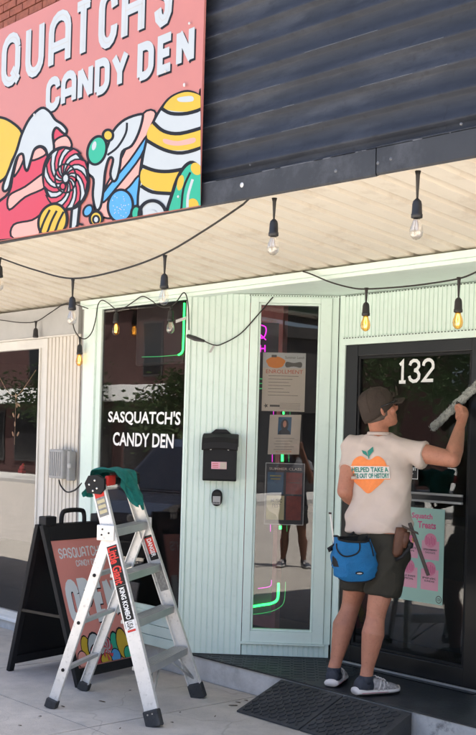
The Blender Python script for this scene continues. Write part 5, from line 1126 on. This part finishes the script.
# ================================================================== STREET BEHIND THE CAMERA (seen in the glass)
def car(label, c, rz):
    t = thing('parked_car', c, label, 'car', 'cars parked nose-in at the kerb'); cs, sn = math.cos(rz), math.sin(rz); o = V(c)
    def T(x, y, z): return o + V((x * cs - y * sn, x * sn + y * cs, z))      # x forward
    W_ = .92
    low = [(-2.25, .55), (-2.3, .80), (-2.2, 1.02), (-1.2, 1.06), (0, 1.06), (1.0, 1.04), (1.9, .96), (2.25, .85), (2.32, .62), (2.25, .38)]
    arch = []
    for cx_ in (1.42, -1.38): arch += [(cx_ + .42 * math.cos(R(a)), .34 + .42 * math.sin(R(a))) for a in range(0, 181, 30)]
    prof = low + arch[:7] + arch[7:] + [(-2.2, .34)]
    q = MB()
    for y in (-W_, W_): q.poly([T(x, y * (.96 if z > 1.0 else 1), z) for x, z in prof])
    for (a, b_) in zip(prof, prof[1:] + prof[:1]): q.quad(T(a[0], -W_ * (.96 if a[1] > 1 else 1), a[1]), T(b_[0], -W_ * (.96 if b_[1] > 1 else 1), b_[1]), T(b_[0], W_ * (.96 if b_[1] > 1 else 1), b_[1]), T(a[0], W_ * (.96 if a[1] > 1 else 1), a[1]))
    bd = q.build('body', 'carpaint', t)
    cab_ = [(-2.12, 1.03, .87), (-1.85, 1.66, .72), (-1.3, 1.74, .71), (.1, 1.72, .71), (.45, 1.62, .72), (1.05, 1.045, .86)]
    q = MB()
    for s in (-1, 1): q.poly([T(x, s * w, z) for x, z, w in cab_])
    for a, b_ in zip(cab_, cab_[1:]): q.quad(T(a[0], -a[2], a[1]), T(b_[0], -b_[2], b_[1]), T(b_[0], b_[2], b_[1]), T(a[0], a[2], a[1]))
    q.build('cabin', 'carpaint', t)
    for s in (-1, 1):
        for wdw in ([(-1.75, 1.10), (-1.62, 1.55), (-.95, 1.63), (-.95, 1.10)], [(-.88, 1.10), (-.88, 1.63), (.08, 1.62), (.36, 1.52), (.72, 1.10)]): MB().quad(*[T(x, s * (.872 - .15 * (z - 1.04) / .62 * 1.0 + .012), z) for x, z in wdw]).build('side_window', 'carglass', t)
    MB().quad(*[T(x, y, z) for x, y, z in ((1.04, -.78, 1.07), (1.04, .78, 1.07), (.48, .66, 1.62), (.48, -.66, 1.62))]).build('windscreen', 'carglass', t)
    for x in (1.42, -1.38):
        for s in (-1, 1):
            w = MB().lathe(T(x, s * .72, .34), [(.20, .0), (.33, .0), (.345, .03), (.345, .17), (.33, .2), (.21, .2)], 22, T(0, s, 0) - o).build('wheel', 'tyre', t, smooth=True); MB().lathe(T(x, s * .905, .34), [(.21, 0), (.19, .015), (.05, .02)], 16, T(0, s, 0) - o).build('rim', 'chrome', w)
    for s in (-1, 1):
        MB().obox(T(2.22, s * .68, .78), (T(.06, 0, 0) - o), (T(0, .16, 0) - o), UP * .06).build('headlight', 'chrome', t, bevel=.02); MB().obox(T(.75, s * 1.0, 1.12), (T(.05, 0, 0) - o), (T(0, .09, 0) - o), UP * .06).build('mirror', 'carpaint', t, bevel=.02)
    MB().obox(T(2.30, 0, .66), (T(.02, 0, 0) - o), (T(0, .46, 0) - o), UP * .10).build('grille', 'blackmatte', t, bevel=.01); MB().obox(T(2.26, 0, .44), (T(.06, 0, 0) - o), (T(0, .86, 0) - o), UP * .09).build('bumper', 'blackmatte', t, bevel=.02)
    return t
car('dark parked car reflected in the lettered window', V((-11.2, -.35, -.13)), R(80)); car('dark parked car beside the photographer, reflected in the narrow window', V((-2.2, -2.2, -.13)), R(90))

def building(label, x0, x1, h, m_, band, yb=-14.3):
    t = thing('far_building', ((x0 + x1) / 2, yb, 0), label, 'building', 'buildings across the street')
    MB().box(x0, yb - 8, -.01, x1, yb, h).build('wall', m_, t); MB().box(x0 - .1, yb - 8, h, x1 + .1, yb + .15, h + .35).build('cornice', 'farcream' if m_ != 'fardark' else 'fardark', t)
    n = max(2, int((x1 - x0) / 3.6)); p = (x1 - x0) / n
    for k in range(n):
        a = x0 + k * p + .4; b_ = a + p - .8; fr = MB().box(a, yb + .003, .5, b_, yb + .06, 2.6).build('window', 'fardark', t); MB().box(a + .1, yb + .061, .6, b_ - .1, yb + .075, 2.5).build('pane', 'glassesblack', fr)
        if h > 4.5:
            c = (a + b_) / 2; fr = MB().box(c - .55, yb + .003, 3.75, c + .55, yb + .05, h - .5).build('window', 'fardark', t); MB().box(c - .47, yb + .051, 3.83, c + .47, yb + .06, h - .58).build('pane', 'glassesblack', fr)
    if band: MB().box(x0 + .2, yb + .062, 2.85, x1 - .2, yb + .5, 3.45).build('sign_band', 'white', t, bevel=.02)
    return t
building('red brick building across the street with white sign band', -52, -25, 6.2, 'farbrick', True)
building('dark clad building across the street facing the narrow window', -9.6, 26, 4.9, 'fardark', False)
def tree(label, c, hh, rr, seed, m_):
    rnd = random.Random(seed); t = thing('street_tree', c, label, 'tree', 'trees across the street'); c = V(c); q = MB(); q.tube([c, c + UP * hh * .25 + V((.1, 0, 0)), c + UP * hh * .5, c + UP * hh * .8], [.22, .17, .13, .04], 8)
    tips = []
    for k in range(9):
        a = rnd.uniform(0, 6.28); z0 = hh * rnd.uniform(.32, .6); e = c + V((math.cos(a) * rr * .65, math.sin(a) * rr * .65, hh * rnd.uniform(.55, .92))); q.tube([c + UP * z0, (c + UP * z0).lerp(e, .5) + UP * .2, e], [.08, .05, .02], 6); tips.append(e)
    q.build('trunk', 'bark', t, smooth=True); L_ = MB()
    for k in range(60):
        e = rnd.choice(tips) + V((rnd.gauss(0, .35) * rr, rnd.gauss(0, .35) * rr, rnd.gauss(0, .28) * rr))
        for j in range(70):
            p = e + V((rnd.gauss(0, .3), rnd.gauss(0, .3), rnd.gauss(0, .25))); u = V((rnd.gauss(0, 1), rnd.gauss(0, 1), rnd.gauss(0, .6))).normalized(); w = u.orthogonal().normalized() * .05; u *= .10; L_.quad(p - u, p + w, p + u, p - w)
    L_.build('crown', m_, t, fix=False); return t
for k, (x, y, h_, r_) in enumerate(((-12.2, -15.6, 4.6, 2.2), (-15.6, -16.2, 5.2, 2.4), (-19, -15.4, 4.7, 2.3), (-22.4, -16.0, 5.4, 2.5), (9.0, -23.5, 7.6, 2.8), (13.5, -23.8, 8.2, 3.0), (18.0, -23.6, 7.8, 2.8), (-27.2, -12.6, 3.2, 1.3), (-33.6, -12.4, 4.2, 1.7))):
    tree(('leafy tree across the street nearest the dark building', 'leafy tree across the street, second from the dark building', 'leafy tree across the street, second from the brick building', 'leafy tree across the street nearest the brick building', 'leafy tree behind the dark building, leftmost crown', 'tallest leafy tree behind the dark building', 'leafy tree behind the dark building, rightmost crown', 'small street tree at the corner of the brick building', 'small street tree before the middle of the brick building')[k], (x, y, -.01), h_, r_, 20 + k, 'leaf1' if k % 2 else 'leaf2')
# small litter on the pavement
lit = MB()
for px, py, a, l_ in ((102, 701, .2, .028), (63, 706, .0, .020), (40, 716, 1.2, .010), (233, 705, .8, .030), (238, 702, .3, .02), (20, 725, .4, .012), (120, 728, 1.9, .008), (172, 722, .5, .010), (215, 716, 2.2, .012), (130, 690, .9, .008), (180, 712, 1.1, .007), (246, 700, .2, .016)):
    c = PZ(px, py, .0045); d = V((math.cos(a), math.sin(a), 0)); n_ = V((-d.y, d.x, 0)) * .28
    q = MB(); q.hexa([c - d * l_ - n_ * l_ * .4 - UP * .002, c + d * l_ * .8 - n_ * l_ - UP * .002, c + d * l_ + n_ * l_ * .5 - UP * .002, c - d * l_ * .7 + n_ * l_ - UP * .002, c - d * l_ * .8, c + d * l_ * .7 - n_ * l_ * .6 + UP * .003, c + d * l_ * .8 + UP * .002, c - d * l_ * .6 + n_ * l_ * .7])
    lit.v and None
    i = len(lit.v); lit.v += q.v; lit.f += [tuple(i + k for k in f) for f in q.f]
tag(struct(lit.build('litter', 'bark'), 'stuff'), 'dry dark leaf scraps scattered on the pavement', 'litter')
